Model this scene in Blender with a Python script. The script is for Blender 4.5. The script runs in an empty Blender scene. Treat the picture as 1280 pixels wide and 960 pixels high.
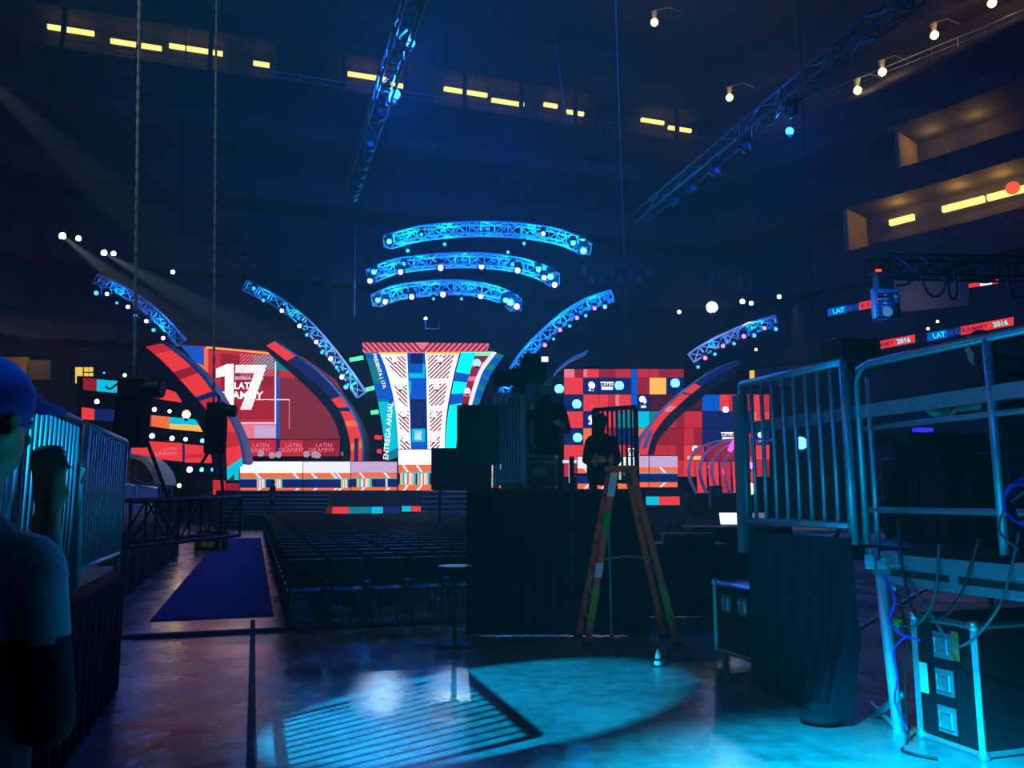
import bpy, bmesh, math, random
from mathutils import Vector, Matrix
random.seed(7)
sc = bpy.context.scene
COL = sc.collection
V = Vector
CAMZ = 1.65
TH = math.atan(142 / 1000)
CT, ST = math.cos(TH), math.sin(TH)

# ---------------------------------------------------------------- view maths
def ray(px, py):
    u, v = (px - 640) / 1000, (480 - py) / 1000
    return V((u, CT - v * ST, ST + v * CT))
def at(px, py, Y):
    d = ray(px, py); return V((0, 0, CAMZ)) + d * (Y / d.y)
def atz(px, py, z):
    d = ray(px, py); return V((0, 0, CAMZ)) + d * ((z - CAMZ) / d.z)
A = V((-.304, .953, 0)).normalized()      # long axis of the arena
B = V((A.y, -A.x, 0))                      # across the arena
UP = V((0, 0, 1))
AZ = math.atan2(B.y, B.x)

# ---------------------------------------------------------------- materials
def srgb(c):
    return tuple(((x / 255) / 12.92 if x <= 10 else (((x / 255) + .055) / 1.055) ** 2.4) for x in c)
MATS = {}
def mat(name, c, rough=.5, metal=0, var=0, scale=8, spec=.5, bump=0):
    m = bpy.data.materials.new(name); m.use_nodes = True
    nt = m.node_tree; b = nt.nodes['Principled BSDF']
    col = (*srgb(c), 1)
    b.inputs['Base Color'].default_value = col
    b.inputs['Roughness'].default_value = rough
    b.inputs['Metallic'].default_value = metal
    b.inputs['Specular IOR Level'].default_value = spec
    if var or bump:
        n = nt.nodes.new('ShaderNodeTexNoise'); n.inputs['Scale'].default_value = scale; n.inputs['Detail'].default_value = 6
        tc = nt.nodes.new('ShaderNodeTexCoord'); nt.links.new(tc.outputs['Object'], n.inputs['Vector'])
    if var:
        mx = nt.nodes.new('ShaderNodeMixRGB'); mx.inputs[1].default_value = tuple(x * (1 - var) for x in col[:3]) + (1,)
        mx.inputs[2].default_value = tuple(min(1, x * (1 + var)) for x in col[:3]) + (1,)
        nt.links.new(n.outputs['Fac'], mx.inputs[0]); nt.links.new(mx.outputs[0], b.inputs['Base Color'])
    if bump:
        bp = nt.nodes.new('ShaderNodeBump'); bp.inputs['Strength'].default_value = bump; bp.inputs['Distance'].default_value = .02
        nt.links.new(n.outputs['Fac'], bp.inputs['Height']); nt.links.new(bp.outputs[0], b.inputs['Normal'])
    MATS[name] = m
    return m
def emi(name, c, s=1.0, sample=True):
    m = bpy.data.materials.new(name); m.use_nodes = True
    nt = m.node_tree; nt.nodes.remove(nt.nodes['Principled BSDF'])
    e = nt.nodes.new('ShaderNodeEmission'); e.inputs[0].default_value = (*srgb(c), 1); e.inputs[1].default_value = s
    nt.links.new(e.outputs[0], nt.nodes['Material Output'].inputs[0])
    if not sample: m.cycles.emission_sampling = 'NONE'
    MATS[name] = m
    return m
BLACK = mat('black_paint', (14, 14, 16), .55)
CLOTH = mat('black_cloth', (13, 15, 20), .9, var=.4, scale=30, spec=.15)
DRAPE = mat('drape_cloth', (24, 27, 38), .85, var=.3, scale=5, spec=.2)
ALU = mat('aluminium', (190, 195, 200), .38, .85, var=.15, scale=20)
GALV = mat('galvanised_steel', (150, 156, 165), .42, .6, var=.25, scale=12)
TRUSSM = mat('truss_aluminium', (205, 210, 218), .45, .35, var=.1)
CONC = mat('stand_concrete', (62, 60, 58), .85, var=.3, scale=1.2)
SEATM = mat('stand_seats', (34, 36, 48), .7, var=.4, scale=3)
WARM = mat('painted_plaster', (150, 132, 100), .8, var=.15, scale=2)
GREYP = mat('grey_panel', (90, 92, 98), .7, var=.1)
ARCHG = mat('arch_edge_grey', (150, 152, 160), .55)
STAGEB = mat('stage_black', (18, 20, 26), .4, var=.3)
STEELD = mat('dark_steel', (40, 43, 50), .45, .6)
CARPET = mat('blue_carpet', (26, 34, 120), .95, var=.25, scale=60, spec=.1)
FIBRE = mat('orange_fibreglass', (214, 84, 40), .5, var=.15)
TAGY = mat('yellow_tape', (150, 150, 24), .5)
TAGG = mat('green_tape', (40, 150, 45), .5)
TAGW = mat('white_label', (215, 220, 225), .5)
TAGO = mat('orange_label', (240, 110, 60), .5)
PLY = mat('case_laminate', (20, 22, 28), .35, var=.3, scale=40)
RUB = mat('rubber', (12, 12, 12), .8)
CHRM = mat('chair_frame_steel', (70, 72, 78), .35, .8)
CUSH = mat('chair_vinyl', (16, 17, 20), .38)
SKIN = mat('skin', (190, 140, 112), .55)
SHIRTB = mat('pale_blue_shirt', (118, 150, 176), .8, var=.1, spec=.2)
DARKC = mat('dark_clothes', (20, 22, 30), .85, spec=.2)
JEANS = mat('dark_trousers', (28, 30, 44), .85, spec=.2)
HAIR = mat('dark_hair', (18, 14, 12), .6)
CAPM = mat('blue_cap', (22, 50, 150), .7)
PALECAP = mat('pale_cap', (214, 208, 170), .7)
BLUECABLE = mat('blue_cable', (16, 22, 130), .4)
VIOC = mat('violet_cable', (80, 60, 240), .4)
GREYC = mat('grey_cable', (70, 76, 84), .5)
BLKC = mat('black_cable', (16, 16, 18), .5)
ROPE = mat('hoist_chain_steel', (190, 190, 185), .5, .1)
TEALF = mat('cream_tunnel_wall', (190, 180, 140), .7)
PINKP = mat('pink_plastic_ring', (190, 150, 165), .4)

RED = emi('led_red', (236, 58, 60), 1.0)
DRED = emi('led_dark_red', (150, 26, 44), 1.0)
MRED = emi('led_mid_red', (196, 40, 52), 1.0)
ORG = emi('led_orange', (246, 112, 62), 1.0)
YEL = emi('led_amber', (255, 176, 84), 1.2)
PINK = emi('led_pink', (240, 120, 140), 1.0)
LIL = emi('led_lilac', (205, 170, 215), 1.0)
WHT = emi('led_white', (250, 246, 255), 1.5)
CYA = emi('led_cyan', (0, 196, 224), 1.0)
TEAL = emi('led_teal', (20, 130, 150), .9)
BLU = emi('led_blue', (12, 86, 200), 1.0)
NAV = emi('led_navy', (20, 34, 104), .9)
DIM = emi('led_dim_rose', (126, 40, 56), 1.0)
MAR = emi('led_maroon', (70, 16, 34), 1.0)
GRN = emi('led_green', (90, 255, 170), 1.5)
CYAB = emi('led_bright_cyan', (0, 236, 250), 1.6)
PALE = emi('led_pale', (224, 226, 245), 1.2)
L_WHITE = emi('lens_white', (235, 240, 255), 14, False)
L_VIO = emi('lens_violet', (190, 175, 255), 9, False)
L_MAG = emi('lens_magenta', (214, 90, 250), 5, False)
L_CYAN = emi('lens_cyan', (60, 190, 255), 9, False)
L_BLUE = emi('lens_blue', (30, 110, 255), 12, False)
L_SMALL = emi('lens_small_teal', (60, 190, 230), 2, False)
L_WARM = emi('lens_warm', (255, 214, 120), 6, False)
L_YG = emi('lens_yellow_green', (225, 240, 140), 7, False)
TUBE = emi('fluorescent_tube', (255, 214, 120), 1.6)
REDL = emi('red_beacon', (255, 60, 40), 2.5, False)
SCRW = emi('monitor_white', (235, 238, 255), 1.6)
SCRG = emi('monitor_grey', (120, 124, 132), .8)
WARMW = emi('window_warm', (250, 200, 90), 1.0)
WB = emi('truss_box_blue', (0, 110, 255), 4.0, False)  # glow of the small boxes added inside the curved trusses

# ---------------------------------------------------------------- mesh builder
class MB:
    def __init__(s): s.v = []; s.f = []; s.m = []
    def add(s, vs, fs, mi=0):
        o = len(s.v); s.v += [V(p) for p in vs]
        for f in fs: s.f.append([o + i for i in f]); s.m.append(mi)
    def obox(s, o, a, b, c, mi=0):       # origin corner and three edge vectors
        o, a, b, c = V(o), V(a), V(b), V(c)
        vs = [o, o + a, o + a + b, o + b, o + c, o + a + c, o + a + b + c, o + b + c]
        s.add(vs, [(0, 3, 2, 1), (4, 5, 6, 7), (0, 1, 5, 4), (1, 2, 6, 5), (2, 3, 7, 6), (3, 0, 4, 7)], mi)
    def box(s, c, sz, mi=0, rz=0):
        R = Matrix.Rotation(rz, 3, 'Z'); a, b, d = R @ V((sz[0], 0, 0)), R @ V((0, sz[1], 0)), V((0, 0, sz[2]))
        s.obox(V(c) - a / 2 - b / 2 - d / 2, a, b, d, mi)
    def prism(s, pts, ext, mi=0):
        pts = [V(p) for p in pts]; n = len(pts); ext = V(ext)
        vs = pts + [p + ext for p in pts]
        fs = [tuple(range(n)), tuple(range(2 * n - 1, n - 1, -1))] + [(i, i + n, (i + 1) % n + n, (i + 1) % n) for i in range(n)]
        s.add(vs, fs, mi)
    def tube(s, pts, r, n=6, mi=0, r2=None):
        pts = [V(p) for p in pts]; N = len(pts); rings = []
        for i, p in enumerate(pts):
            d = (pts[min(i + 1, N - 1)] - pts[max(i - 1, 0)])
            if d.length < 1e-9: d = V((0, 0, 1))
            d.normalize()
            h = V((0, 0, 1)) if abs(d.z) < .9 else V((1, 0, 0))
            x = d.cross(h).normalized(); y = d.cross(x)
            rr = r if r2 is None else r + (r2 - r) * i / (N - 1)
            rings.append([p + x * rr * math.cos(2 * math.pi * k / n) + y * rr * math.sin(2 * math.pi * k / n) for k in range(n)])
        vs = [q for R in rings for q in R]; fs = []
        for i in range(N - 1):
            for k in range(n):
                fs.append((i * n + k, i * n + (k + 1) % n, (i + 1) * n + (k + 1) % n, (i + 1) * n + k))
        fs.append(tuple(range(n - 1, -1, -1))); fs.append(tuple((N - 1) * n + k for k in range(n)))
        s.add(vs, fs, mi)
    def ball(s, c, r, n=10, mi=0, sc3=(1, 1, 1)):
        c = V(c); vs = []; fs = []; m = n // 2 + 1
        for i in range(m + 1):
            t = math.pi * i / m
            for k in range(n):
                p = 2 * math.pi * k / n
                vs.append(c + V((r * sc3[0] * math.sin(t) * math.cos(p), r * sc3[1] * math.sin(t) * math.sin(p), r * sc3[2] * math.cos(t))))
        for i in range(m):
            for k in range(n): fs.append((i * n + k, i * n + (k + 1) % n, (i + 1) * n + (k + 1) % n, (i + 1) * n + k))
        s.add(vs, fs, mi)
    def build(s, name, mats, parent=None, smooth=False, bevel=0):
        me = bpy.data.meshes.new(name)
        me.from_pydata([tuple(p) for p in s.v], [], s.f)
        if not isinstance(mats, (list, tuple)): mats = [mats]
        for m in mats: me.materials.append(m)
        me.polygons.foreach_set('material_index', s.m)
        bm = bmesh.new(); bm.from_mesh(me)
        bmesh.ops.remove_doubles(bm, verts=bm.verts, dist=1e-6)
        bmesh.ops.recalc_face_normals(bm, faces=bm.faces); bm.to_mesh(me); bm.free()
        if smooth: me.polygons.foreach_set('use_smooth', [True] * len(me.polygons))
        me.update()
        o = bpy.data.objects.new(name, me); COL.objects.link(o)
        if parent is not None:
            o.parent = parent
            if parent.get('_w') is not None or True:
                o.matrix_parent_inverse = parent_world(parent).inverted()
        if bevel:
            b = o.modifiers.new('bevel', 'BEVEL'); b.width = bevel; b.segments = 2; b.limit_method = 'ANGLE'
        return o
def parent_world(o):
    m = Matrix.LocRotScale(o.location, o.rotation_euler, o.scale)
    if o.parent: return parent_world(o.parent) @ o.matrix_parent_inverse @ m
    return m
def tag(o, label, cat, group=None, kind=None):
    if label: o['label'] = label
    if cat: o['category'] = cat
    if group: o['group'] = group
    if kind: o['kind'] = kind
    return o
def thing(name, loc, label, cat, group=None, kind=None):
    o = bpy.data.objects.new(name, None); COL.objects.link(o); o.location = loc; o.empty_display_size = .1
    return tag(o, label, cat, group, kind)
def struct(mb, name, mats, label=None):
    o = mb.build(name, mats); o['kind'] = 'structure'
    if label: o['label'] = label
    return o
def copy_tree(o, loc=None, rz=None, label=None, group=None, parent=None):
    c = o.copy(); COL.objects.link(c)
    if parent is not None: c.parent = parent
    if loc is not None: c.location = loc
    if rz is not None: c.rotation_euler = (0, 0, rz)
    if label: c['label'] = label
    if group: c['group'] = group
    for ch in list(o.children): copy_tree(ch, parent=c)
    return c

# ---------------------------------------------------------------- flat helpers
def clip_half(poly, n, d):            # keep n.p <= d (2D)
    out = []
    for i in range(len(poly)):
        p, q = poly[i], poly[(i + 1) % len(poly)]
        a, b = n[0] * p[0] + n[1] * p[1] - d, n[0] * q[0] + n[1] * q[1] - d
        if a <= 0: out.append(p)
        if (a < 0 < b) or (b < 0 < a):
            t = a / (a - b); out.append((p[0] + (q[0] - p[0]) * t, p[1] + (q[1] - p[1]) * t))
    return out
def hatch(poly, ang, period, duty=.5):
    n = (math.cos(ang), math.sin(ang)); ds = [n[0] * p[0] + n[1] * p[1] for p in poly]
    k = math.floor(min(ds) / period); res = []
    while k * period < max(ds):
        c = clip_half(poly, n, k * period + period * duty)
        if len(c) > 2: c = clip_half(c, (-n[0], -n[1]), -(k * period))
        if len(c) > 2: res.append(c)
        k += 1
    return res
def pp(mb, pts, Y, t, mi=0):           # prism whose front outline is seen at those points of the wall plane Y
    mb.prism([at(x, y, Y) for x, y in pts], (0, t, 0), mi)
def rect(x0, y0, x1, y1): return [(x0, y0), (x1, y0), (x1, y1), (x0, y1)]
def lettering(txt, px, py, hpx, Y, m, parent, wpx=None, rot=0, label=None, t=.02, name='lettering', bold=0, shear=0):
    cu = bpy.data.curves.new('lettering', 'FONT'); cu.body = txt; cu.align_x = 'CENTER'; cu.align_y = 'CENTER'
    cu.size = 1; cu.extrude = 0; cu.offset = bold; cu.resolution_u = 2; cu.shear = shear
    tmp = bpy.data.objects.new('tmp', cu); COL.objects.link(tmp)
    dg = bpy.context.evaluated_depsgraph_get(); dg.update()
    me = bpy.data.meshes.new_from_object(tmp.evaluated_get(dg))
    xs = [v.co.x for v in me.vertices]; ys = [v.co.y for v in me.vertices]
    w, h = max(xs) - min(xs), max(ys) - min(ys); cx, cy = (max(xs) + min(xs)) / 2, (max(ys) + min(ys)) / 2
    k = hpx / h * Y / 1000; kx = k if wpx is None else wpx / w * Y / 1000
    c = at(px, py, Y); cr, sr = math.cos(rot), math.sin(rot)
    bm = bmesh.new(); bm.from_mesh(me)
    for v in bm.verts:
        x, z = (v.co.x - cx) * kx, (v.co.y - cy) * k
        v.co = c + V((x * cr - z * sr, 0, x * sr + z * cr))
    ext = bmesh.ops.extrude_face_region(bm, geom=list(bm.faces))
    for e in ext['geom']:
        if isinstance(e, bmesh.types.BMVert): e.co.y += t
    bmesh.ops.recalc_face_normals(bm, faces=bm.faces)
    bm.to_mesh(me); bm.free(); me.materials.clear(); me.materials.append(m); me.name = name
    for p in me.polygons: p.material_index = 0
    o = bpy.data.objects.new(name, me); COL.objects.link(o)
    if parent is not None: o.parent = parent; o.matrix_parent_inverse = parent_world(parent).inverted()
    bpy.data.objects.remove(tmp)
    if label: o['label'] = label
    return o
LEDM = [RED, DRED, MRED, ORG, YEL, PINK, LIL, WHT, CYA, TEAL, BLU, NAV, DIM, MAR, PALE, CYAB, GRN, BLACK]
R_, DR, MR, OR, YE, PK, LI, WH, CY, TE, BL, NA, DM, MA, PA, CB, GR, BK = range(18)
def bez(pts, n=8):                      # Catmull-Rom through 2D/3D points
    out = []; P = [pts[0]] + list(pts) + [pts[-1]]
    for i in range(1, len(P) - 2):
        for k in range(n):
            t = k / n; a, b, c, d = P[i - 1], P[i], P[i + 1], P[i + 2]
            out.append(tuple(.5 * (2 * b[j] + (c[j] - a[j]) * t + (2 * a[j] - 5 * b[j] + 4 * c[j] - d[j]) * t * t + (3 * b[j] - a[j] - 3 * c[j] + d[j]) * t ** 3) for j in range(len(b))))
    out.append(tuple(pts[-1])); return out

# ================================================================ SETTING
# floor
def floor_mat():
    m = bpy.data.materials.new('polished_concrete'); m.use_nodes = True; nt = m.node_tree; b = nt.nodes['Principled BSDF']
    tc = nt.nodes.new('ShaderNodeTexCoord')
    def noise(s, d=6):
        n = nt.nodes.new('ShaderNodeTexNoise'); n.inputs['Scale'].default_value = s; n.inputs['Detail'].default_value = d
        nt.links.new(tc.outputs['Object'], n.inputs['Vector']); return n
    n1, n2 = noise(.9), noise(6)
    r = nt.nodes.new('ShaderNodeValToRGB'); r.color_ramp.elements[0].color = (.055, .055, .06, 1); r.color_ramp.elements[1].color = (.2, .2, .21, 1)
    r.color_ramp.elements[0].position = .3; r.color_ramp.elements[1].position = .72
    mx = nt.nodes.new('ShaderNodeMath'); mx.operation = 'MULTIPLY_ADD'; mx.inputs[1].default_value = .5
    nt.links.new(n2.outputs['Fac'], mx.inputs[0])
    h = nt.nodes.new('ShaderNodeMath'); h.operation = 'MULTIPLY'; h.inputs[1].default_value = .5
    nt.links.new(n1.outputs['Fac'], h.inputs[0]); nt.links.new(h.outputs[0], mx.inputs[2])
    nt.links.new(mx.outputs[0], r.inputs[0]); nt.links.new(r.outputs[0], b.inputs['Base Color'])
    mr = nt.nodes.new('ShaderNodeMapRange'); mr.inputs[1].default_value = .3; mr.inputs[2].default_value = .7; mr.inputs[3].default_value = .15; mr.inputs[4].default_value = .36
    nt.links.new(n1.outputs['Fac'], mr.inputs[0]); nt.links.new(mr.outputs[0], b.inputs['Roughness'])
    bp = nt.nodes.new('ShaderNodeBump'); bp.inputs['Strength'].default_value = .18; bp.inputs['Distance'].default_value = .02
    nt.links.new(n2.outputs['Fac'], bp.inputs['Height']); nt.links.new(bp.outputs[0], b.inputs['Normal'])
    return m
FLOORM = floor_mat()
mb = MB(); mb.box((0, 40, -.1), (160, 130, .2)); struct(mb, 'floor', FLOORM, 'polished grey concrete arena floor catching blue and red light')
mb = MB(); mb.box((0, 40, 47), (160, 130, 1)); struct(mb, 'ceiling', CONC)
# expansion joint in the floor
p0 = atz(316, 775, .002); mb = MB()
mb.obox(p0 - A * 9 - B * .03, B * .06, A * 9, V((0, 0, .004)))
struct(mb, 'trim_1', RUB, 'dark expansion joint running down the concrete floor')

# bowl of stands : plan line of the rear wall, profile as (offset inward, z)
PLAN = [(-66, -22), (-62, 20), (-38.6, 60.2), (20.5, 79), (37.7, 59), (56, 34), (62, -22)]
def offs(o):
    n = len(PLAN); nr = []
    for i in range(n - 1):
        a, b = V((*PLAN[i], 0)), V((*PLAN[i + 1], 0)); d = (b - a).normalized(); nr.append(V((d.y, -d.x, 0)))
    out = []
    for i in range(n):
        a = nr[max(i - 1, 0)]; b = nr[min(i, n - 2)]; m = (a + b).normalized(); k = 1 / max(.5, m.dot(a))
        out.append(V((*PLAN[i], 0)) + m * o * k)
    return out
def steps(o0, z0, o1, z1, n):
    out = []
    for i in range(n):
        t0, t1 = i / n, (i + 1) / n
        out += [(o0 + (o1 - o0) * t0, z0 + (z1 - z0) * t0), (o0 + (o1 - o0) * t0, z0 + (z1 - z0) * t1)]
    out.append((o1, z1)); return out
def ring(prof, name, m, smi=None):
    mb = MB(); rows = []
    for o, z in prof: rows.append([p + UP * z for p in offs(o)])
    for i in range(len(rows) - 1):
        for k in range(len(PLAN) - 1):
            mb.add([rows[i][k], rows[i][k + 1], rows[i + 1][k + 1], rows[i + 1][k]], [(0, 1, 2, 3)])
    return struct(mb, name, m)
ring([(10, 0), (10, 2.2)], 'wall_lower', mat('lower_wall_black', (20, 20, 24), .8))
ring(steps(10, 2.2, 6.5, 9.2, 14), 'floor_lower_stand', SEATM)['label'] = 'dark raked lower tier of arena seating'
ring([(6.5, 9.2), (4.5, 9.2), (4.5, 12.6), (7.5, 12.6), (7.5, 13.8)], 'wall_lower_concourse', CONC)
ring(steps(7.5, 13.8, 5, 18.3, 9), 'floor_middle_stand', SEATM)
ring([(5, 18.3), (7, 18.3), (7, 21), (4, 21), (4, 24.3), (7.4, 24.3), (7.4, 26.3), (4, 26.3), (4, 29.2), (8.5, 29.2), (8.5, 30.4)], 'wall_suites', CONC)['label'] = 'band of suites and galleries between seating tiers'
ring(steps(8.5, 30.4, 0, 37.6, 12), 'floor_upper_stand', SEATM)
ring([(0, 37.6), (-3, 37.6), (-3, 41.6), (0, 41.6), (0, 47)], 'wall_upper_concourse', CONC)

def seg(i, t, o, z):        # point on plan segment i
    P_ = offs(o); return P_[i].lerp(P_[i + 1], t) + UP * z
def seg_px(i, px, o, z):    # where the vertical plane through picture column px meets ring segment i
    P_ = offs(o); a, b = P_[i], P_[i + 1]; u = (px - 640) / 1000 / 1.0
    # x = u*y*k ; ray at height-independent approx using horizon row
    k = (px - 640) / 1000 / (ray(px, 622).y)
    t = (k * a.y - a.x) / ((b.x - a.x) - k * (b.y - a.y)); return t
# --- upper concourse lights (far side) : x range, offset, z
def plan_box(mb, i, t0, t1, o, z0, z1, dep, mi=0):
    a, b = seg(i, t0, o, z0), seg(i, t1, o, z0); d = (b - a).normalized(); n = V((d.y, -d.x, 0))
    mb.obox(a, b - a, n * dep, V((0, 0, z1 - z0)), mi)
k = 0
TOPL = [(2, 8, 72), (2, 95, 165), (2, 175, 248), (2, 290, 312), (2, 418, 470), (2, 476, 496), (2, 548, 606), (2, 612, 655), (2, 682, 700), (2, 712, 735), (2, 812, 842), (2, 848, 878)]
pos = []
for i, a, b in TOPL:
    mb = MB(); plan_box(mb, i, seg_px(i, a, -2.4, 40), seg_px(i, b, -2.4, 40), -2.2, 40.6 - (k % 2) * .4, 40.95 - (k % 2) * .4, .3)
    o = mb.build('concourse_tube_light', TUBE)
    tag(o, 'long warm yellow tube light in the upper concourse, number %d from the left' % (k + 1), 'ceiling light', 'upper concourse tube lights'); k += 1
k = 0
for i, a, b, z0, z1 in [(2, 55, 70, 38.6, 39.1), (2, 220, 245, 38.4, 39.2), (2, 428, 448, 38.5, 39.3), (2, 514, 522, 38.2, 39), (2, 612, 632, 38.3, 39.2), (2, 672, 692, 38.0, 38.9), (2, 728, 742, 37.9, 38.6)]:
    mb = MB(); plan_box(mb, i, seg_px(i, a, -2.9, 39), seg_px(i, b, -2.9, 39), -2.95, z0, z1, .1)
    plan_box(mb, i, seg_px(i, a, -2.9, 39) - .0012, seg_px(i, b, -2.9, 39) + .0012, -2.98, z0 - .1, z1 + .1, .08, 1)
    o = mb.build('lit_doorway', [WARMW, CONC])
    tag(o, 'small lit yellow doorway on the upper concourse, number %d from the left' % (k + 1), 'doorway', 'upper concourse doorways'); k += 1
# dark columns of the upper concourse
for k in range(11):
    t = (k + .35) / 11; mb = MB(); a = seg(2, t, 0, 37.6); mb.box(a + V((0, 0, 2)), (.35, .35, 4), rz=AZ)
    o = mb.build('concourse_column', CONC); o['kind'] = 'structure'
# railings of upper concourse
for i in (2, 3, 4):
    mb = MB(); a, b = seg(i, 0, .3, 38.6), seg(i, 1, .3, 38.6); mb.tube([a, b], .05); mb.tube([a - UP * .5, b - UP * .5], .03)
    n = int((b - a).length / 2)
    for k in range(n): p = a.lerp(b, k / n); mb.tube([p - UP, p], .03, 4)
    o = mb.build('trim_%d' % (i + 1), GALV); o['kind'] = 'structure'
# lamps of the right-hand upper concourse
k = 0
for i, px, py in [(2, 818, 28), (3, 912, 122), (3, 1072, 113), (3, 1103, 90), (3, 1168, 44), (4, 1240, 4)]:
    d = ray(px, py); Yd = {2: 75, 3: 71, 4: 60}[i] if px > 905 else (76 if px > 850 else 73)
    if px > 1000: Yd = 66 - (px - 1000) * .03
    p = at(px, py, Yd * (.9 if px < 900 else 1))
    th = thing('bracket_lamp', p, 'warm white bracket lamp on the upper walkway, number %d from the left' % (k + 1), 'lamp', 'upper walkway lamps')
    m1 = MB(); m1.ball(p, .34, 10); m1.build('bulb', L_WARM, th, True)
    m2 = MB(); m2.tube([p + UP * .3, p + UP * 1.1, p + V((1.4, .4, 1.7)), p + V((2.6, .8, 1.5))], .07); m2.tube([p + UP * 1.0, p + UP * .2 + V((0, .1, 0))], .3, 8, r2=.15); m2.build('bracket', GALV, th)
    ld = bpy.data.lights.new('bracket_lamp_light', 'POINT'); ld.energy = 90; ld.color = srgb((255, 196, 100)); ld.shadow_soft_size = .4
    lo = bpy.data.objects.new('bracket_lamp_light', ld); COL.objects.link(lo); lo.location = p - V((0, 1.0, 0)); k += 1
# right-hand gallery (z 21-24) and suite (z 26-29) lit warm
def warm_box(name, pts, Y0, dep, label): pass
mb = MB()
for px0, py0, px1, py1 in ((1136, 271, 1168, 262), (1212, 248, 1262, 238), (1264, 238, 1300, 231)):
    pass
galt = [(1136, 1168), (1206, 1262), (1266, 1330)]
for k, (a, b) in enumerate(galt):
    mb = MB(); i = 3
    t0, t1 = seg_px(i, a, 4.6, 22), seg_px(i, b, 4.6, 22)
    plan_box(mb, i, t0, t1, 4.3, 23.0, 23.45, .35)
    o = mb.build('gallery_tube_light', TUBE); tag(o, 'warm yellow tube light in the lit gallery, number %d from the left' % (k + 1), 'ceiling light', 'gallery tube lights')
def point(p, e, c, size=.3, name='light', kind='POINT'):
    ld = bpy.data.lights.new(name, kind); ld.energy = e; ld.color = srgb(c); ld.shadow_soft_size = size
    o = bpy.data.objects.new(name, ld); COL.objects.link(o); o.location = p; return o
def spot(p, tgt, e, c, ang, blend=.3, size=.1, name='spot'):
    o = point(p, e, c, size, name, 'SPOT'); o.data.spot_size = math.radians(ang); o.data.spot_blend = blend
    o.rotation_euler = (V(tgt) - V(p)).to_track_quat('-Z', 'Y').to_euler(); return o
for px in (1150, 1230, 1290): point(seg(3, seg_px(3, px, 5.5, 23), 5.6, 23.6), 110, (255, 190, 90), .2, 'gallery_light')
for px in (1200, 1262): point(seg(3, seg_px(3, px, 5.5, 28), 5.6, 28.4), 70, (255, 200, 120), .2, 'suite_light')
# end walls closing the gallery at the left of its lit stretch
mb = MB(); t = seg_px(3, 1098, 5.5, 22); plan_box(mb, 3, t - .01, t + .004, 4, 21, 24.3, 3.3); struct(mb, 'wall_gallery_end', WARM)
mb = MB(); t = seg_px(3, 1170, 5.5, 27); plan_box(mb, 3, t - .01, t + .002, 4, 26.3, 29.2, 3.3); struct(mb, 'wall_suite_end', WARM)
# red beacon
p = at(1266, 235, 50.5); mb = MB(); mb.ball(p, .42, 12); o = mb.build('red_beacon', REDL, smooth=True)
tag(o, 'round red lamp beside the lit gallery at upper right', 'lamp')

# left lower concourse : warm lit openings & window
point(seg(2, .0, 9, 11.8) + V((1, -1, 0)), 40, (255, 190, 90), .3, 'concourse_light')
for k, (a, b, y0, y1, m) in enumerate([(1, 33, 446, 468, WARM), (36, 63, 450, 475, GREYP)]):
    mb = MB(); pp(mb, rect(a, y0, b, y1), 52.0, .3); o = mb.build('concourse_wall_panel', m)
    tag(o, ['cream lit wall panel of the left concourse', 'greyish wall panel beside the cream concourse panel'][k], 'wall panel')
ld = point(at(20, 452, 50.2), 45, (255, 190, 90), .2, 'concourse_light')
mb = MB(); pp(mb, rect(93, 458, 118, 480), 51, .2, 1); pp(mb, rect(94, 459, 103, 479), 50.95, .06, 0)
for x in (105, 111): 
    for y in (459, 466, 473): pp(mb, rect(x, y, x + 5, y + 5.5), 50.95, .06, 0)
o = mb.build('window_1', [WARMW, STEELD]); o['kind'] = 'structure'; o['label'] = 'small lit yellow window in the left stand'
# stair railings in the left stand
for k, (pts, h) in enumerate([([(15, 470), (40, 482), (62, 500), (98, 520)], 10), ([(12, 538), (60, 552), (100, 572), (108, 575)], 12), ([(60, 560), (120, 580), (170, 600), (205, 612)], 10), ([(118, 598), (160, 606), (215, 610)], 9)]):
    mb = MB(); q = bez(pts, 6); Y = [50, 47, 44, 42][k]
    P3 = [at(x, y, Y) for x, y in q]; L = [at(x, y + h, Y) for x, y in q]
    mb.tube(P3, .05, 5)
    for a, b in zip(P3[::1], L[::1]): mb.tube([a, b], .03, 4)
    mb.tube(L, .03, 4)
    o = mb.build('stair_railing', GALV)
    tag(o, ['steel railing beside the upper steps in the left stand', 'long pale railing low in the left stand', 'railing below the cream tunnel mouth', 'short railing in front of the tunnel mouth'][k], 'railing')
# cream tunnel mouth
th = thing('tunnel_mouth', at(172, 612, 43), 'cream arched tunnel mouth with a window under the left LED bands', 'tunnel entrance')
mb = MB(); outer = bez([(144, 606), (144, 570), (168, 568), (186, 576), (198, 592), (201, 606)], 6); inner = bez([(149, 606), (149, 575), (166, 573), (181, 580), (190, 594), (193, 606)], 6)
for i in range(len(outer) - 1): pp(mb, [outer[i], outer[i + 1], inner[i + 1], inner[i]], 42.8, 2)
mb.build('arch_frame', TEALF, th)
mb = MB(); pp(mb, [(149, 606), (149, 575), (166, 573), (181, 580), (190, 594), (193, 606)], 44.2, .2); mb.build('inner_wall', GREYP, th)
mb = MB()
for a in (158, 166): 
    for c in (583, 593): pp(mb, rect(a, c, a + 6, c + 8), 44.1, .08)
mb.build('window_grid', PALE if False else GALV, th)
point(at(165, 585, 42), 6, (200, 210, 190), .3, 'tunnel_light')

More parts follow.
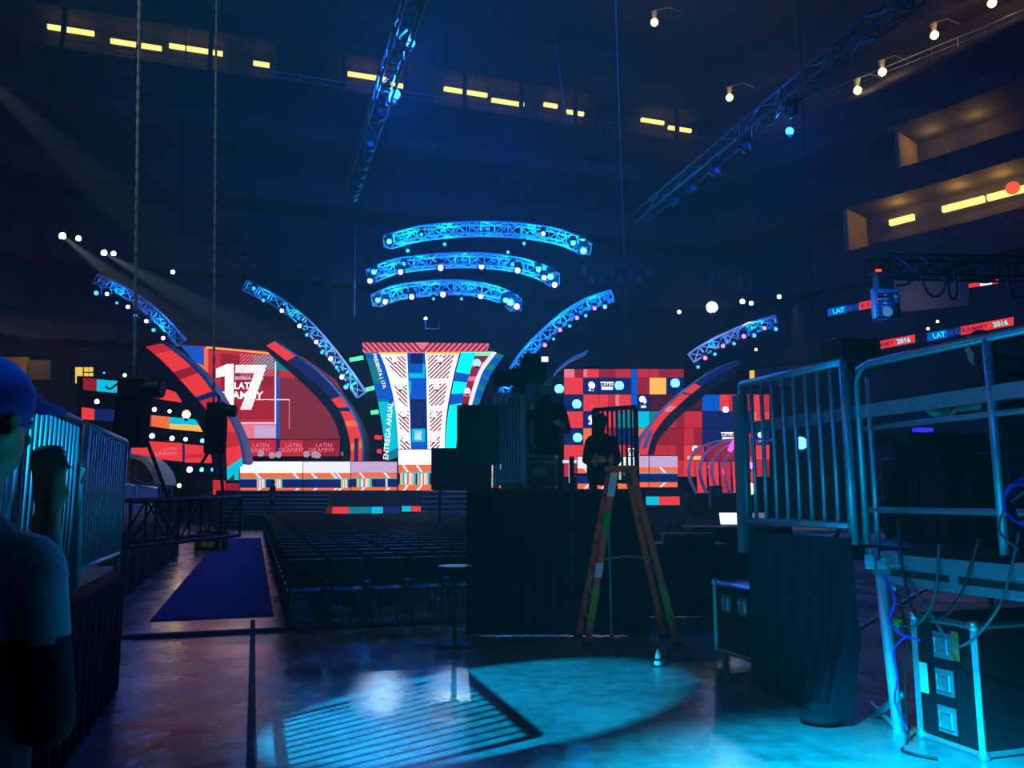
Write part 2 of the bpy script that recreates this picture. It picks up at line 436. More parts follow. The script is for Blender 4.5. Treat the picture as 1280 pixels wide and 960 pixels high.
# ================================================================ STAGE
# deck
mb = MB(); pp(mb, [(270, 613), (860, 613), (860, 655), (270, 655)], 47.5, 14)
struct(mb, 'floor_stage', STAGEB, 'black raised stage deck')
mb = MB(); 
for k in range(9): z = 2.0 * (1 - k / 9); mb.box((-12.9, 45.6 - k * .33, z / 2 - .02), (5.5, .34, z), 0)
o = mb.build('stage_stairs', STAGEB); tag(o, 'wide dark stairs leading up to the stage at far left', 'stairs')
mb = MB()
for k in range(9): z = 2.0 * (1 - k / 9); mb.box((-12.9, 45.45 - k * .33, z + .01), (5.5, .06, .05))
e = mb.build('stair_nosing', GALV, o)
mb = MB()
for k in range(7): z = 2.0 * (1 - k / 7); mb.box((-2.8, 46.3 - k * .3, z / 2 - .02), (4.6, .32, z), 0)
o = mb.build('stage_stairs', STAGEB); tag(o, 'dark stairs with pale edges below the central tower', 'stairs')
mb = MB()
for k in range(7): z = 2.0 * (1 - k / 7); mb.box((-2.8, 46.16 - k * .3, z + .01), (4.6, .05, .05))
mb.build('stair_nosing', GALV, o)
# black masking behind the set
mb = MB(); pp(mb, [(232, 590), (232, 480), (330, 430), (455, 500), (640, 470), (700, 470), (900, 480), (960, 500), (960, 613), (232, 613)], 54.0, .3)
o = mb.build('stage_backcloth', CLOTH); tag(o, 'black backcloth closing the set behind the LED screens', 'backcloth')
mb = MB(); pp(mb, [(96, 585), (96, 470), (215, 472), (248, 520), (266, 600), (205, 608), (200, 585)], 49.6, .3)
o = mb.build('stage_backcloth', CLOTH); tag(o, 'black backcloth behind the left striped LED bands', 'backcloth')

# ---- left big screen
th = thing('video_wall', at(335, 572, 53), 'large red video wall showing the number 17 at left of stage', 'video wall')
Y = 53
out = [(226, 431), (262, 433), (330, 438), (380, 447), (420, 475), (446, 520), (452, 549), (280, 549), (270, 500), (250, 460)]
mb = MB(); pp(mb, out, Y + .05, .5, BK); mb.build('screen_cabinet', LEDM, th)
mb = MB(); Yp = Y
pp(mb, out, Yp, .04, DIM and DM)
pp(mb, [(226, 432), (256, 434), (256, 470), (243, 452)], Yp - .03, .03, BL)
pp(mb, [(243, 452), (256, 458), (256, 472)], Yp - .04, .03, OR)
pp(mb, [(256, 434), (330, 439), (345, 441), (345, 548), (281, 548), (272, 500), (256, 470)], Yp - .03, .03, MR)
pp(mb, [(276, 442), (342, 448), (342, 524), (276, 524)], Yp - .05, .03, DR)
pp(mb, rect(255, 434, 260, 500), Yp - .06, .03, OR)
pp(mb, [(258, 433), (340, 441), (340, 443), (258, 435)], Yp - .08, .03, YE)
pp(mb, rect(316, 445, 349, 462), Yp - .07, .03, TE); pp(mb, [(349, 447), (372, 462), (372, 470), (349, 463)], Yp - .04, .03, TE)
pp(mb, [(349, 463), (390, 470), (390, 473), (349, 472)], Yp - .05, .03, MR)
pp(mb, rect(345, 470, 349, 548), Yp - .08, .03, BL); pp(mb, rect(343.5, 452, 345, 530), Yp - .09, .03, PA)
pp(mb, rect(292, 528, 345, 529.2), Yp - .09, .03, PA)
pp(mb, rect(320, 499, 362, 500), Yp - .1, .03, PA); pp(mb, rect(361, 500, 362, 536), Yp - .1, .03, PK)
pp(mb, rect(349, 485, 371, 486), Yp - .1, .03, DR)
pp(mb, [(276, 529), (345, 529), (345, 548), (281, 548)], Yp - .05, .02, PK); pp(mb, rect(318, 532, 345, 547), Yp - .07, .02, LI)
for q in hatch(rect(300, 443, 342, 470), .8, 3.2, .35): pp(mb, q, Yp - .1, .03, PK)
for q in hatch(rect(296, 484, 341, 523), .8, 3.2, .25): pp(mb, q, Yp - .1, .03, MR)
mb.build('picture', LEDM, th)
mb = MB()   # the figure 1 and the hatched 7
pp(mb, [(270, 461), (284, 455), (292, 455), (292, 512), (281, 512), (281, 470), (270, 472)], Yp - .14, .03, WH)
for q in hatch([(294, 456), (333, 456), (330, 466), (294, 466)], .8, 2.6, .62) + hatch([(318, 466), (330, 466), (314, 512), (300, 512)], .8, 2.6, .62): pp(mb, q, Yp - .14, .03, WH)
mb.build('numeral', LEDM, th)
lettering('ENTREGA ANUAL', 312, 472.5, 4.2, Yp - .18, PALE, th, 36)
lettering('LATIN', 308, 482, 8.5, Yp - .2, WHT, th, 30, bold=.02)
lettering('GRAMMY', 301, 494, 9.5, Yp - .2, WHT, th, 56, bold=.02)
# ---- red lettering strip under it
th = thing('led_strip_screen', at(360, 565, 51.5), 'low red LED strip repeating two words under the number 17 screen', 'LED screen')
mb = MB(); pp(mb, rect(299, 549, 425, 571), 51.7, .3, BK); pp(mb, rect(300, 550, 345, 570), 51.5, .15, MR); pp(mb, rect(350, 550, 378, 570), 51.5, .15, MR); pp(mb, rect(379, 550, 424, 570), 51.5, .15, DR); pp(mb, rect(345, 550, 350, 570), 51.5, .15, NA)
mb.build('screen_panel', LEDM, th)
for i, x in enumerate((323, 364, 402)):
    lettering('LATIN', x + 3, 556.5, 5, 51.4, PINK, th, 20); lettering('GRAMMY', x, 562.5, 5.5, 51.4, PINK, th, 32)
# round pale stage lamps in front of that strip
proto = None
def round_fixture(p, label, m, r=.3, group=None, name='stage_lamp'):
    th = thing(name, p, label, 'stage light', group)
    a = MB(); a.ball(p, r, 12, 0, (1, .6, 1)); a.build('lens', m, th, True)
    a = MB(); a.tube([p - UP * r * .9, p - UP * r * 1.6], r * .45, 8); a.tube([p + V((0, r * .55, 0)), p + V((0, r * 1.3, 0))], r * .8, 10, r2=r * .5); a.build('housing', STEELD, th, True)
    return th
GLASS = emi('frosted_globe', (176, 150, 170), 1.0, False)
for k, x in enumerate((282, 326, 340, 348, 383, 393, 397, 431)):
    round_fixture(at(x, 572 - [6, 7, 4, 5, 6, 5, 4, 7][k] / 1.4, 50.5), 'pale globe lamp on the stage fascia, number %d from the left' % (k + 1), GLASS, .21, 'pale globe lamps')

# ---- fascia screens
def fascia(x0, x1, y0, y1, Y, label, top=PA, dens=((.1, .2), (.35, .5), (.7, .85)), seams=(), marks=()):
    th = thing('led_fascia', at((x0 + x1) / 2, y1, Y), label, 'LED screen', 'LED fascia panels of the stage front')
    mb = MB(); pp(mb, rect(x0, y0 - 1, x1, y1 + 1), Y + .05, .5); mb.build('screen_cabinet', BLACK, th)
    mb = MB(); H = y1 - y0
    def b(xa, ya, xb, yb, m, e=0): pp(mb, rect(xa, y0 + H * ya, xb, y0 + H * yb), Y - e, .04 , m)
    b(x0, 0, x1, .36, top); b(x0, .36, x1, .56, OR); b(x0, .54, x1, .57, CY, .02); b(x0, .57, x1, .84, NA); b(x0, .84, x1, 1, OR)
    W = x1 - x0
    for a, c in dens:
        xa, xb = x0 + a * W, x0 + c * W; w = (xb - xa)
        for j, m in enumerate((YE, CY, PA, OR, PA, YE, CY)): b(xa + w * j / 7, .57, xa + w * (j + 1) / 7, .84, m, .03)
    for a in marks:
        xa = x0 + a * W
        pp(mb, [(xa, y0 + H * .37), (xa + 3, y0 + H * .37), (xa + 9, y0 + H * .54), (xa + 6, y0 + H * .54)], Y - .05, .04, PA)
        pp(mb, [(xa + 6, y0 + H * .85), (xa + 9, y0 + H * .85), (xa + 3, y0 + H), (xa, y0 + H)], Y - .05, .04, PA)
    for a in seams: pp(mb, rect(x0 + a * W - .4, y0, x0 + a * W + .4, y1), Y - .07, .04, BK)
    mb.build('picture', LEDM, th); return th
fascia(299, 378, 577, 616, 49.5, 'LED fascia with bright white top at the left end of the stage', WH, ((.28, .42), (.56, .68)), (), (.24, .84))
fascia(379, 438, 577, 616, 49.5, 'LED fascia with pale lilac top, second from the left of the stage', PA, ((.8, .95),), (), (.15, .58, .68))
fascia(439, 496, 577, 615, 49.5, 'LED fascia with grey lilac top just left of the central tower', LI, ((.12, .45), (.75, .8)), (), (.16, .7))
fascia(498, 541, 562, 614, 48.2, 'bright LED fascia with white top at the foot of the central tower', WH, ((.05, .5), (.55, .9)), (), (.1, .5))
fascia(608, 626, 580, 612, 48.2, 'small lilac and red LED fascia piece beside the riser barrier', LI, ((.3, .9),), (), ())
fascia(722, 795, 571, 611, 49.5, 'LED fascia seen behind the ladder and barrier', PA, ((.6, .75),), (), (.1, .4))
fascia(796, 847, 570, 609, 49.5, 'LED fascia with lilac top at the foot of the right arch', LI, (), (.3,), (.55,))
# lower red strip on stage lip
for k, (a, b, ya, yb, ms) in enumerate([(357, 500, 633, 643, [(0, .55, R_), (.55, .75, TE), (.75, .85, CY), (.85, 1, NA)]), (502, 540, 632, 640, [(0, .3, CY), (.3, 1, R_)]), (541, 612, 614, 627, [(0, .12, R_), (.2, 1, R_), (.12, .2, NA)]), (785, 850, 620, 632, [(0, .2, R_), (.2, .6, CY), (.6, 1, R_)])]):
    mb = MB(); pp(mb, rect(a, ya, b, yb), 47.1, .3, BK)
    for c, d, m in ms: pp(mb, rect(a + (b - a) * c + .3, ya + .6, a + (b - a) * d - .3, yb - .6), 47, .1, m)
    o = mb.build('led_lip_strip', LEDM); tag(o, ['long red and cyan LED strip low on the stage front', 'short red LED strip below the central tower', 'red LED strip behind the dark speaker panel', 'cyan and red LED strip low at right of the riser'][k], 'LED strip')

# ---- arches
def arch(outer, inner, black, Y, dep, segs, label, lamp=None):
    n = 10; o_, i_, b_ = bez(outer, n), bez(inner, n), bez(black, n); N = min(len(o_), len(i_), len(b_))
    def rs(c): 
        return [c[round(j * (len(c) - 1) / (N - 1))] for j in range(N)]
    o_, i_, b_ = rs(o_), rs(i_), rs(b_)
    th = thing('stage_arch', at(*outer[-1], Y), label, 'stage arch')
    e = MB(); l = MB(); r = MB()
    for j in range(N - 1):
        lerp = lambda p, q, t: (p[0] + (q[0] - p[0]) * t, p[1] + (q[1] - p[1]) * t)
        pp(e, [o_[j], o_[j + 1], lerp(o_[j + 1], i_[j + 1], .16), lerp(o_[j], i_[j], .16)], Y - .15, dep + .15)
        t = j / (N - 1); m = next(mm for (a, bb, mm) in segs if a <= t < bb)
        pp(l, [lerp(o_[j], i_[j], .16), lerp(o_[j + 1], i_[j + 1], .16), i_[j + 1], i_[j]], Y, .12, m)
        pp(r, [i_[j], i_[j + 1], b_[j + 1], b_[j]], Y + .05, dep)
    e.build('outer_edge', ARCHG, th); l.build('led_band', LEDM, th); r.build('inner_reveal', BLACK, th)
    return th
def c3(p): return [(280 + .2709 * x, 400 + .2709 * y) for x, y in p]
a = arch(c3([(240, 95), (340, 160), (440, 235), (530, 330), (600, 430), (635, 510), (647, 580), (645, 652)]),
     c3([(195, 118), (290, 190), (400, 275), (480, 350), (540, 430), (572, 520), (585, 600), (582, 652)]),
     c3([(180, 128), (250, 192), (360, 290), (440, 370), (500, 450), (535, 540), (548, 610), (545, 652)]), 50, 1.6,
     [(-1, .14, R_), (.14, .45, NA), (.45, .52, R_), (.52, .55, NA), (.55, .62, R_), (.62, .66, OR), (.66, .8, R_), (.8, .86, OR), (.86, 2, R_)], 'curved red and navy LED arch just left of the central tower')
mb = MB(); q = c3([(602, 545), (620, 545), (618, 650), (600, 650)]); pp(mb, q, 49.9, .1); mb.build('white_inset', GREYP, a)
def c1(p): return [(80 + x / 3, 380 + y / 3) for x, y in p]
arch(c1([(380, 145), (450, 195), (530, 270), (590, 360), (640, 450), (668, 520), (682, 590)]),
     c1([(305, 160), (370, 215), (450, 300), (520, 380), (575, 450), (605, 530), (612, 660)]),
     c1([(300, 175), (330, 235), (400, 305), (455, 385), (510, 460), (550, 560), (560, 660)]), 46.6, 1.2,
     [(-1, .1, MR), (.1, .25, R_), (.25, .3, DR), (.3, .42, R_), (.42, .46, NA), (.46, .52, MR), (.52, .6, YE), (.6, .72, R_), (.72, .85, MR), (.85, .93, R_), (.93, 2, CY)], 'leftmost curved LED arch, red with an amber patch, beside the striped bands')
def c8(p): return [(700 + .2031 * x, 440 + .2031 * y) for x, y in p]
a = arch(c8([(1090, 48), (960, 98), (860, 158), (760, 238), (660, 328), (580, 420), (520, 500), (490, 560), (475, 632)]),
     c8([(1110, 72), (1000, 130), (900, 190), (820, 250), (720, 335), (640, 415), (580, 500), (552, 570), (540, 632)]),
     c8([(1130, 95), (1040, 165), (950, 222), (870, 285), (760, 375), (680, 455), (620, 525), (592, 580), (578, 632)]), 50, 1.6,
     [(-1, .3, NA), (.3, .38, R_), (.38, .4, NA), (.4, .5, R_), (.5, .55, PK), (.55, .75, R_), (.75, .8, MR), (.8, 2, R_)], 'curved red and navy LED arch in front of the right video wall')
mb = MB(); pp(mb, c8([(548, 480), (572, 480), (535, 590), (505, 600)]), 49.9, .1); mb.build('white_inset', ARCHG, a)
mb = MB(); q = bez([(693, 465), (703, 455), (716, 446), (735, 437)], 5)
for j in range(len(q) - 1): pp(mb, [q[j], q[j + 1], (q[j + 1][0] - 1, q[j + 1][1] + 4), (q[j][0] - 1, q[j][1] + 4)], 51, 1)
o = mb.build('stage_arch', ARCHG); tag(o, 'short unlit grey arch piece above the right video wall', 'stage arch')

# ---- left striped LED bands
def band(poly_segs, Y, label):
    th = thing('led_band', at(poly_segs[0][0][0][0], poly_segs[0][0][-1][1], Y), label, 'LED screen', 'LED bands left of the stage')
    xs = [p[0] for s_, _ in poly_segs for p in s_]
    mb = MB(); e = MB()
    for s_, m in poly_segs:
        pp(mb, s_, Y, .08, m); pp(e, s_, Y + .09, .3)
    mb.build('picture', LEDM, th); e.build('screen_cabinet', BLACK, th); return th
def bq(x0, x1, ya0, ya1, yb0, yb1): return [(x0, ya0), (x1, ya1), (x1, yb1), (x0, yb0)]
band([(bq(104, 121, 472, 474, 487, 489), DR), (bq(121, 146, 474, 476, 489, 491), CY), (bq(146, 180, 476, 481, 491, 495), R_), (bq(180, 200, 481, 485, 495, 499), DR), (bq(200, 226, 484, 492, 499, 503), R_)], 48, 'top LED band left of the stage, with a cyan block at its left')
band([(bq(102, 118, 509, 511, 524, 525), R_), (bq(118, 142, 511, 512, 525, 527), NA), (bq(142, 172, 512, 516, 527, 531), DR), (bq(172, 190, 516, 519, 531, 533), R_), (bq(190, 212, 519, 521, 533, 536), OR), (bq(212, 252, 521, 525, 530, 532), CY), (bq(212, 256, 530, 532, 536, 540), YE)], 48, 'second LED band left of the stage, orange with a cyan bar at its right')
t3 = band([(bq(104, 128, 547, 548, 554, 555), R_), (bq(128, 146, 548, 549, 555, 555.5), NA), (bq(104, 144, 554, 556, 567, 571), CY), (bq(144, 165, 556, 556, 567, 567), BL), (bq(165, 228, 550, 554, 571, 577), R_), (bq(228, 231, 554, 555, 577, 578), NA), (bq(231, 264, 555, 558, 578, 579), R_)], 48, 'third LED band left of the stage, cyan and red with white words')
lettering('LATIN', 127, 559, 5, 47.9, WHT, t3, 19); lettering('GRAMMY', 127, 564.5, 5, 47.9, WHT, t3, 30)
lettering('LATIN', 212, 561, 4, 47.9, PINK, t3, 16); lettering('GRAMMY', 208, 567, 5, 47.9, PINK, t3, 28); lettering('GRAMMY', 246, 570, 5, 47.9, DRED, t3, 28)
band([(bq(196, 216, 590, 592, 601, 603), R_), (bq(266, 281, 600, 600, 618, 620), MR), (bq(282, 298, 604, 604, 632, 632), DR), (bq(288, 298, 572, 572, 600, 600), CY)], 47.9, 'bottom LED band left of the stage, dark red above the steps')
BANDL = [(121, 502, L_WHITE, .22), (123, 540, L_WHITE, .28), (156, 469, L_WHITE, .16), (130, 466, L_SMALL, .1), (193, 512, L_WHITE, .2), (212, 514, L_WHITE, .16), (233, 518, L_YG, .4), (170, 545, L_WHITE, .22), (190, 545, L_VIO, .25), (215, 548, L_WHITE, .22), (232, 549, L_WHITE, .18), (253, 551, L_CYAN, .2), (208, 586, L_WHITE, .26), (237, 587, L_VIO, .28), (252, 587, L_CYAN, .2), (266, 587, L_BLUE, .18), (224, 607, L_WARM, .2)]
for k, (x, y, m, r) in enumerate(sorted(BANDL)):
    round_fixture(at(x, y, 47.2), 'small lit stage lamp between the left LED bands, number %d from the left' % (k + 1), m, r * .62, 'lamps between the left LED bands')

# ---- central tower
Y = 49
th = thing('stage_tower', at(535, 614, Y), 'tall flared LED tower in pink, white, blue and cyan at centre stage', 'LED tower')
def c4(p): return [(430 + .2604 * x, 400 + .2604 * y) for x, y in p]
def strip(mb, Lp, Rp, Y, t, mf, n=6):
    l, r = bez(Lp, n), bez(Rp, n); N = min(len(l), len(r)); l = [l[round(j * (len(l) - 1) / (N - 1))] for j in range(N)]; r = [r[round(j * (len(r) - 1) / (N - 1))] for j in range(N)]
    for j in range(N - 1): pp(mb, c4([l[j], r[j], r[j + 1], l[j + 1]]), Y, t, mf(j / (N - 1)) if callable(mf) else mf)
mb = MB(); strip(mb, [(90, 108), (118, 230), (160, 380), (188, 540), (200, 680)], [(768, 168), (700, 260), (660, 340), (600, 500), (560, 680)], Y + .15, 1.6, 0); mb.build('tower_body', BLACK, th)
mb = MB()
hd = c4([(88, 108), (695, 112), (682, 150), (90, 152)]); pp(mb, hd, Y - .5, .6, PK)
for q in hatch(c4([(88, 108), (375, 110), (375, 152), (90, 152)]), -.75, 5, .5) + hatch(c4([(375, 110), (695, 112), (682, 150), (375, 152)]), .75, 5, .5): pp(mb, q, Y - .53, .05, DR)
pp(mb, c4([(345, 108), (405, 108), (375, 132)]), Y - .56, .05, PK)
mb.build('header_screen', LEDM, th)
mb = MB()
strip(mb, [(95, 152), (122, 230), (160, 380), (188, 540), (205, 675)], [(165, 152), (205, 250), (238, 380), (252, 500), (258, 655)], Y - .25, .3, lambda t: BL if (.05 < t < .12 or .36 < t < .5) else (CY if .5 < t < .9 else TE), 12)
strip(mb, [(140, 152), (178, 250), (205, 360), (222, 420)], [(165, 152), (205, 250), (233, 350), (240, 400)], Y - .28, .05, BL)
mb.build('left_ribbon', LEDM, th)
lettering('PRESENTA | 17A', *c4([(168, 245)])[0], 6, Y - .32, WHT, th, 46, rot=math.radians(-72))
lettering('ENTREGA ANUAL', *c4([(212, 530)])[0], 6.5, Y - .32, WHT, th, 72, rot=math.radians(86))
mb = MB()
strip(mb, [(165, 145), (200, 230), (232, 350), (252, 480), (262, 622)], [(300, 142), (305, 250), (310, 350), (316, 480), (320, 622)], Y - .1, .2, lambda t: WH, 12)
strip(mb, [(388, 137), (395, 260), (398, 400), (400, 500), (402, 622)], [(556, 142), (526, 260), (498, 400), (486, 500), (482, 617)], Y - .1, .2, lambda t: WH, 12)
panels = [[(195, 178), (295, 172), (300, 292), (238, 250)], [(240, 315), (302, 310), (306, 420), (262, 380)], [(258, 445), (310, 435), (314, 542), (268, 520)], [(268, 566), (315, 558), (318, 620), (272, 620)],
          [(402, 168), (530, 165), (500, 280), (404, 282)], [(406, 308), (496, 303), (478, 410), (408, 412)], [(410, 440), (474, 436), (464, 530), (412, 538)], [(412, 562), (462, 556), (458, 616), (413, 618)]]
for i, pn in enumerate(panels):
    m1, m2 = (DR, PK) if i in (0, 4) else (DR, PA)
    for q in hatch(c4(pn), (.8 if i > 3 else -.8), 3.6, .5): pp(mb, q, Y - .13, .05, m1)
    for j in range(4): 
        a_, b_ = c4([pn[j]])[0], c4([pn[(j + 1) % 4]])[0]
mb.build('striped_panels', LEDM, th)
mb = MB()
strip(mb, [(302, 142), (308, 250), (316, 420), (320, 622)], [(388, 137), (395, 260), (400, 400), (400, 620)], Y - .02, .15, lambda t: BL, 6)
for a, b, c, d, m in [(312, 255, 388, 278, CY), (378, 210, 388, 255, CY), (326, 522, 388, 585, CY), (340, 530, 372, 575, PA), (308, 290, 322, 355, CY), (318, 380, 395, 520, NA), (318, 160, 380, 210, NA)]: pp(mb, c4(rect(a, b, c, d)), Y - .06, .05, m)
mb.build('centre_column', LEDM, th)
mb = MB()
strip(mb, [(566, 148), (535, 260), (508, 400), (494, 500), (486, 617)], [(632, 150), (598, 270), (566, 390), (548, 500), (536, 617)], Y - .2, .2, lambda t: BL if (.22 < t < .3 or .4 < t < .52) else CB, 12)
strip(mb, [(632, 150), (600, 270), (560, 400)], [(718, 150), (650, 270), (610, 400)], Y - .15, .1, lambda t: DR if int(t * 12) % 3 else PK, 6)
strip(mb, [(712, 152), (655, 230), (622, 310), (596, 410)], [(732, 155), (672, 235), (640, 315), (612, 410)], Y - .4, .3, PA, 6)
strip(mb, [(735, 160), (680, 235), (645, 315), (616, 410)], [(768, 168), (712, 250), (675, 330), (645, 412)], Y - .1, .1, lambda t: BL if int(t * 10) % 2 else TE, 6)
mb.build('right_ribbons', LEDM, th)
mb = MB()
for a in ((165, 150, 300, 162), (388, 148, 556, 162), (630, 155, 710, 170)): pp(mb, c4(rect(*a)), Y - .3, .1, GR if a[0] > 600 else YE)
mb.build('light_bar', LEDM, th)
TL = [(245, 190), (270, 320), (290, 450), (300, 570), (462, 190), (445, 320), (432, 455), (430, 572), (638, 205), (592, 340)]
for k, (x, y) in enumerate(sorted(TL)):
    q = c4([(x, y)])[0]; round_fixture(at(*q, Y - .7), 'bluish white lamp on the striped panels of the central tower, number %d from the left' % (k + 1), L_CYAN if x > 600 else L_VIO, .17 if x < 600 else .22, 'lamps on the central tower')
# finger bars sticking out left of the tower
for k, (p0, p1, m) in enumerate([((28, 192), (92, 180), GRN), ((106, 335), (145, 325), GRN), ((130, 445), (166, 440), GRN), ((148, 562), (182, 565), RED), ((160, 628), (180, 632), RED)]):
    a_, b_ = c4([p0])[0], c4([p1])[0]; mb = MB(); mb.tube([at(*a_, Y), at(*b_, Y)], .13, 8)
    mb.tube([at(*b_, Y), at(b_[0] + 3, b_[1], Y + .4)], .07, 6, 1)
    o = mb.build('light_bar', [m, STEELD]); tag(o, '%s light bar sticking out left of the tower, number %d from the top' % ('green' if k < 3 else 'red', k + 1), 'light bar', 'light bars beside the tower')

# ---- right video wall made of square tiles
th = thing('video_wall', at(780, 610, 53), 'checkered red and blue video wall of square tiles at right of stage', 'video wall')
Y = 53
rowsY = [461, 472, 493, 514, 535, 556, 575, 596]
colsX = [705, 729, 749, 769, 789, 797, 812, 833, 855, 878, 900, 920, 940, 962]
grid = {
 0: [PK, R_, DR, MR, BL, MR, MR, DR, None, None, None, None, None],
 1: [R_, 'L', 'T', 'B', BL, DR, YE, 'B', None, None, None, None, None],
 2: ['B', R_, R_, R_, BL, 'L', MA, MA, MA, BL, R_, DR, R_],
 3: [R_, 'L', R_, TE, TE, CY, TE, MR, MR, NA, NA, 'L', R_],
 4: ['B', OR, MR, NA, NA, OR, MR, DR, MR, NA, 'T', MR, 'L'],
 5: [R_, R_, R_, R_, 'T', MR, MR, MR, R_, NA, NA, NA, R_],
 6: [MR, R_, NA, R_, NA, R_, YE, MR, R_, 'L', NA, DR, MR]}
cab = MB(); pic = MB(); seam = MB(); tl = []
for r in range(7):
    for c in range(13):
        g = grid[r][c]
        if g is None: continue
        x0, x1, y0, y1 = colsX[c], colsX[c + 1], rowsY[r], rowsY[r + 1]
        pp(cab, rect(x0, y0, x1, y1), Y + .1, .3)
        if g in ('L', 'B', 'T'): 
            pp(pic, rect(x0 + .3, y0 + .3, x1 - .3, y1 - .3), Y, .08, NA if g != 'L' else MA if False else NA); tl.append((g, (x0 + x1) / 2, (y0 + y1) / 2))
        else:
            pp(pic, rect(x0 + .3, y0 + .3, x1 - .3, y1 - .3), Y, .08, g)
            if g in (R_, MR, PK) and (r + c) % 2 == 0: pp(pic, rect(x0 + (x1 - x0) * .55, y0 + .3, x1 - .3, y1 - .3), Y - .03, .03, MR if g == R_ else DR)
            if g == R_ and (r * 3 + c) % 4 == 1: pp(pic, rect(x0 + .3, y0 + .3, x0 + 5, y1 - .3), Y - .03, .03, PK)
            if g == YE: pp(pic, rect(x0 + 4, y0 + 4, x1 - 4, y1 - 4), Y - .03, .03, PA if False else YE)
cab.build('screen_cabinet', BLACK, th); pic.build('picture', LEDM, th)
for g, x, y in tl:
    if g == 'T':
        lettering('LATIN', x, y - 2, 3.4, Y - .06, WHT, th, 15); mb = MB(); pp(mb, rect(x - 8.5, y - 5.2, x + 8.5, y - 4), Y - .06, .04); pp(mb, rect(x - 7, y + 1, x + 7, y + 4.6), Y - .06, .04); mb.build('picture_badge', WHT, th)
    if g == 'L':
        mb = MB(); c_ = at(x, y - 2, Y - .1); mb.tube([c_, c_ + V((0, .06, 0))], .2, 16); pp(mb, rect(x - 3.2, y + 3.4, x + 3.2, y + 6.2), Y - .1, .06); mb.build('picture_badge', PALE, th)
k = 0
for x, y in [(774, 482), (844, 479), (721, 505), (722, 547), (740, 482), (742, 526), (803, 499), (699, 486), (907, 512), (929, 533), (869, 561), (913, 515)]:
    if (x, y) == (913, 515): continue
    k += 1; big = x in (774, 844, 721, 722, 699)
    round_fixture(at(x, y, 52.2), 'bright blue lamp set in the right video wall, at row height %s, number %d' % (['first', 'second', 'third', 'fourth'][min(3, int((y - 470) / 22))], k), L_CYAN if big else L_VIO, .3 if big else .2, 'lamps in the right video wall')

# ---- ring tunnel
th = thing('ring_tunnel', at(910, 618, 47.5), 'red lit tunnel of pale curved rings at the right end of the stage', 'stage tunnel')
def ringpath(x0, sh): return bez([(x0, 617), (x0 - 7, 600), (x0 - 9, 582), (x0 - 2, 566), (x0 + 14, 554), (x0 + 34, 549), (x0 + 52 + sh, 548)], 6)
for k, x in enumerate((870, 884, 899, 914, 930)):
    mb = MB(); q = ringpath(x, -k * 4)
    for j in range(len(q) - 1):
        d = V((q[j + 1][0] - q[j][0], q[j + 1][1] - q[j][1])); 
        if d.length < 1e-6: continue
        d.normalize(); n_ = V((-d.y, d.x)) * 2.2
        if j: n0 = pn_
        else: n0 = n_
        pp(mb, [q[j], q[j + 1], (q[j + 1][0] + n_.x, q[j + 1][1] + n_.y), (q[j][0] + n0.x, q[j][1] + n0.y)], 47.3 - k * .25, .5); pn_ = n_
    mb.build('ring', PINKP, th)
mb = MB()
for k, x in enumerate((871, 886, 901, 916)): pp(mb, [(x, 577), (x + 12, 577), (x + 13, 616), (x + 2, 616)], 48.4, .2, [R_, R_, MR, R_][k]); 
pp(mb, [(868, 560), (880, 556), (880, 574), (866, 574)], 48.4, .2, MR); pp(mb, [(884, 556), (945, 550), (945, 575), (884, 575)], 48.6, .2, DR); pp(mb, rect(926, 574, 935, 582), 48.2, .1, TE)
pp(mb, rect(932, 570, 944, 616), 48.5, .2, R_)
mb.build('led_wall', LEDM, th)
mb = MB(); mb.tube([at(912, 564, 46.6), at(918, 552, 46.6), at(926, 548, 46.8)], .15, 8); mb.build('pink_tube', emi('pink_neon', (250, 90, 210), 1.6, False), th, True)
mb = MB(); pp(mb, rect(860, 570, 880, 574.5), 48, .2, YE); mb.build('amber_strip', LEDM, th)
point(at(905, 590, 46.9), 60, (255, 60, 70), .3, 'tunnel_glow')
round_fixture(at(937, 582, 46), 'magenta lamp on the ring tunnel', L_MAG, .22)
round_fixture(at(936, 611, 45), 'very bright warm lamp at the right foot of the ring tunnel', L_WARM, .36)

# ---- small items on the stage front
mb = MB()
for k in range(26):
    x = 300 + k * 21 + random.uniform(-6, 6)
    if 590 < x < 800: continue
th = thing('speaker_monitor', at(897, 634, 40), 'tall dark speaker box with grey face standing by the ring tunnel', 'speaker')
mb = MB(); pp(mb, rect(889, 607, 903, 636), 40, .5); mb.build('housing', BLACK, th, bevel=.02); mb = MB(); pp(mb, rect(891, 610, 901, 620), 39.97, .03); mb.build('face', mat('tan_face', (120, 104, 80), .7), th)

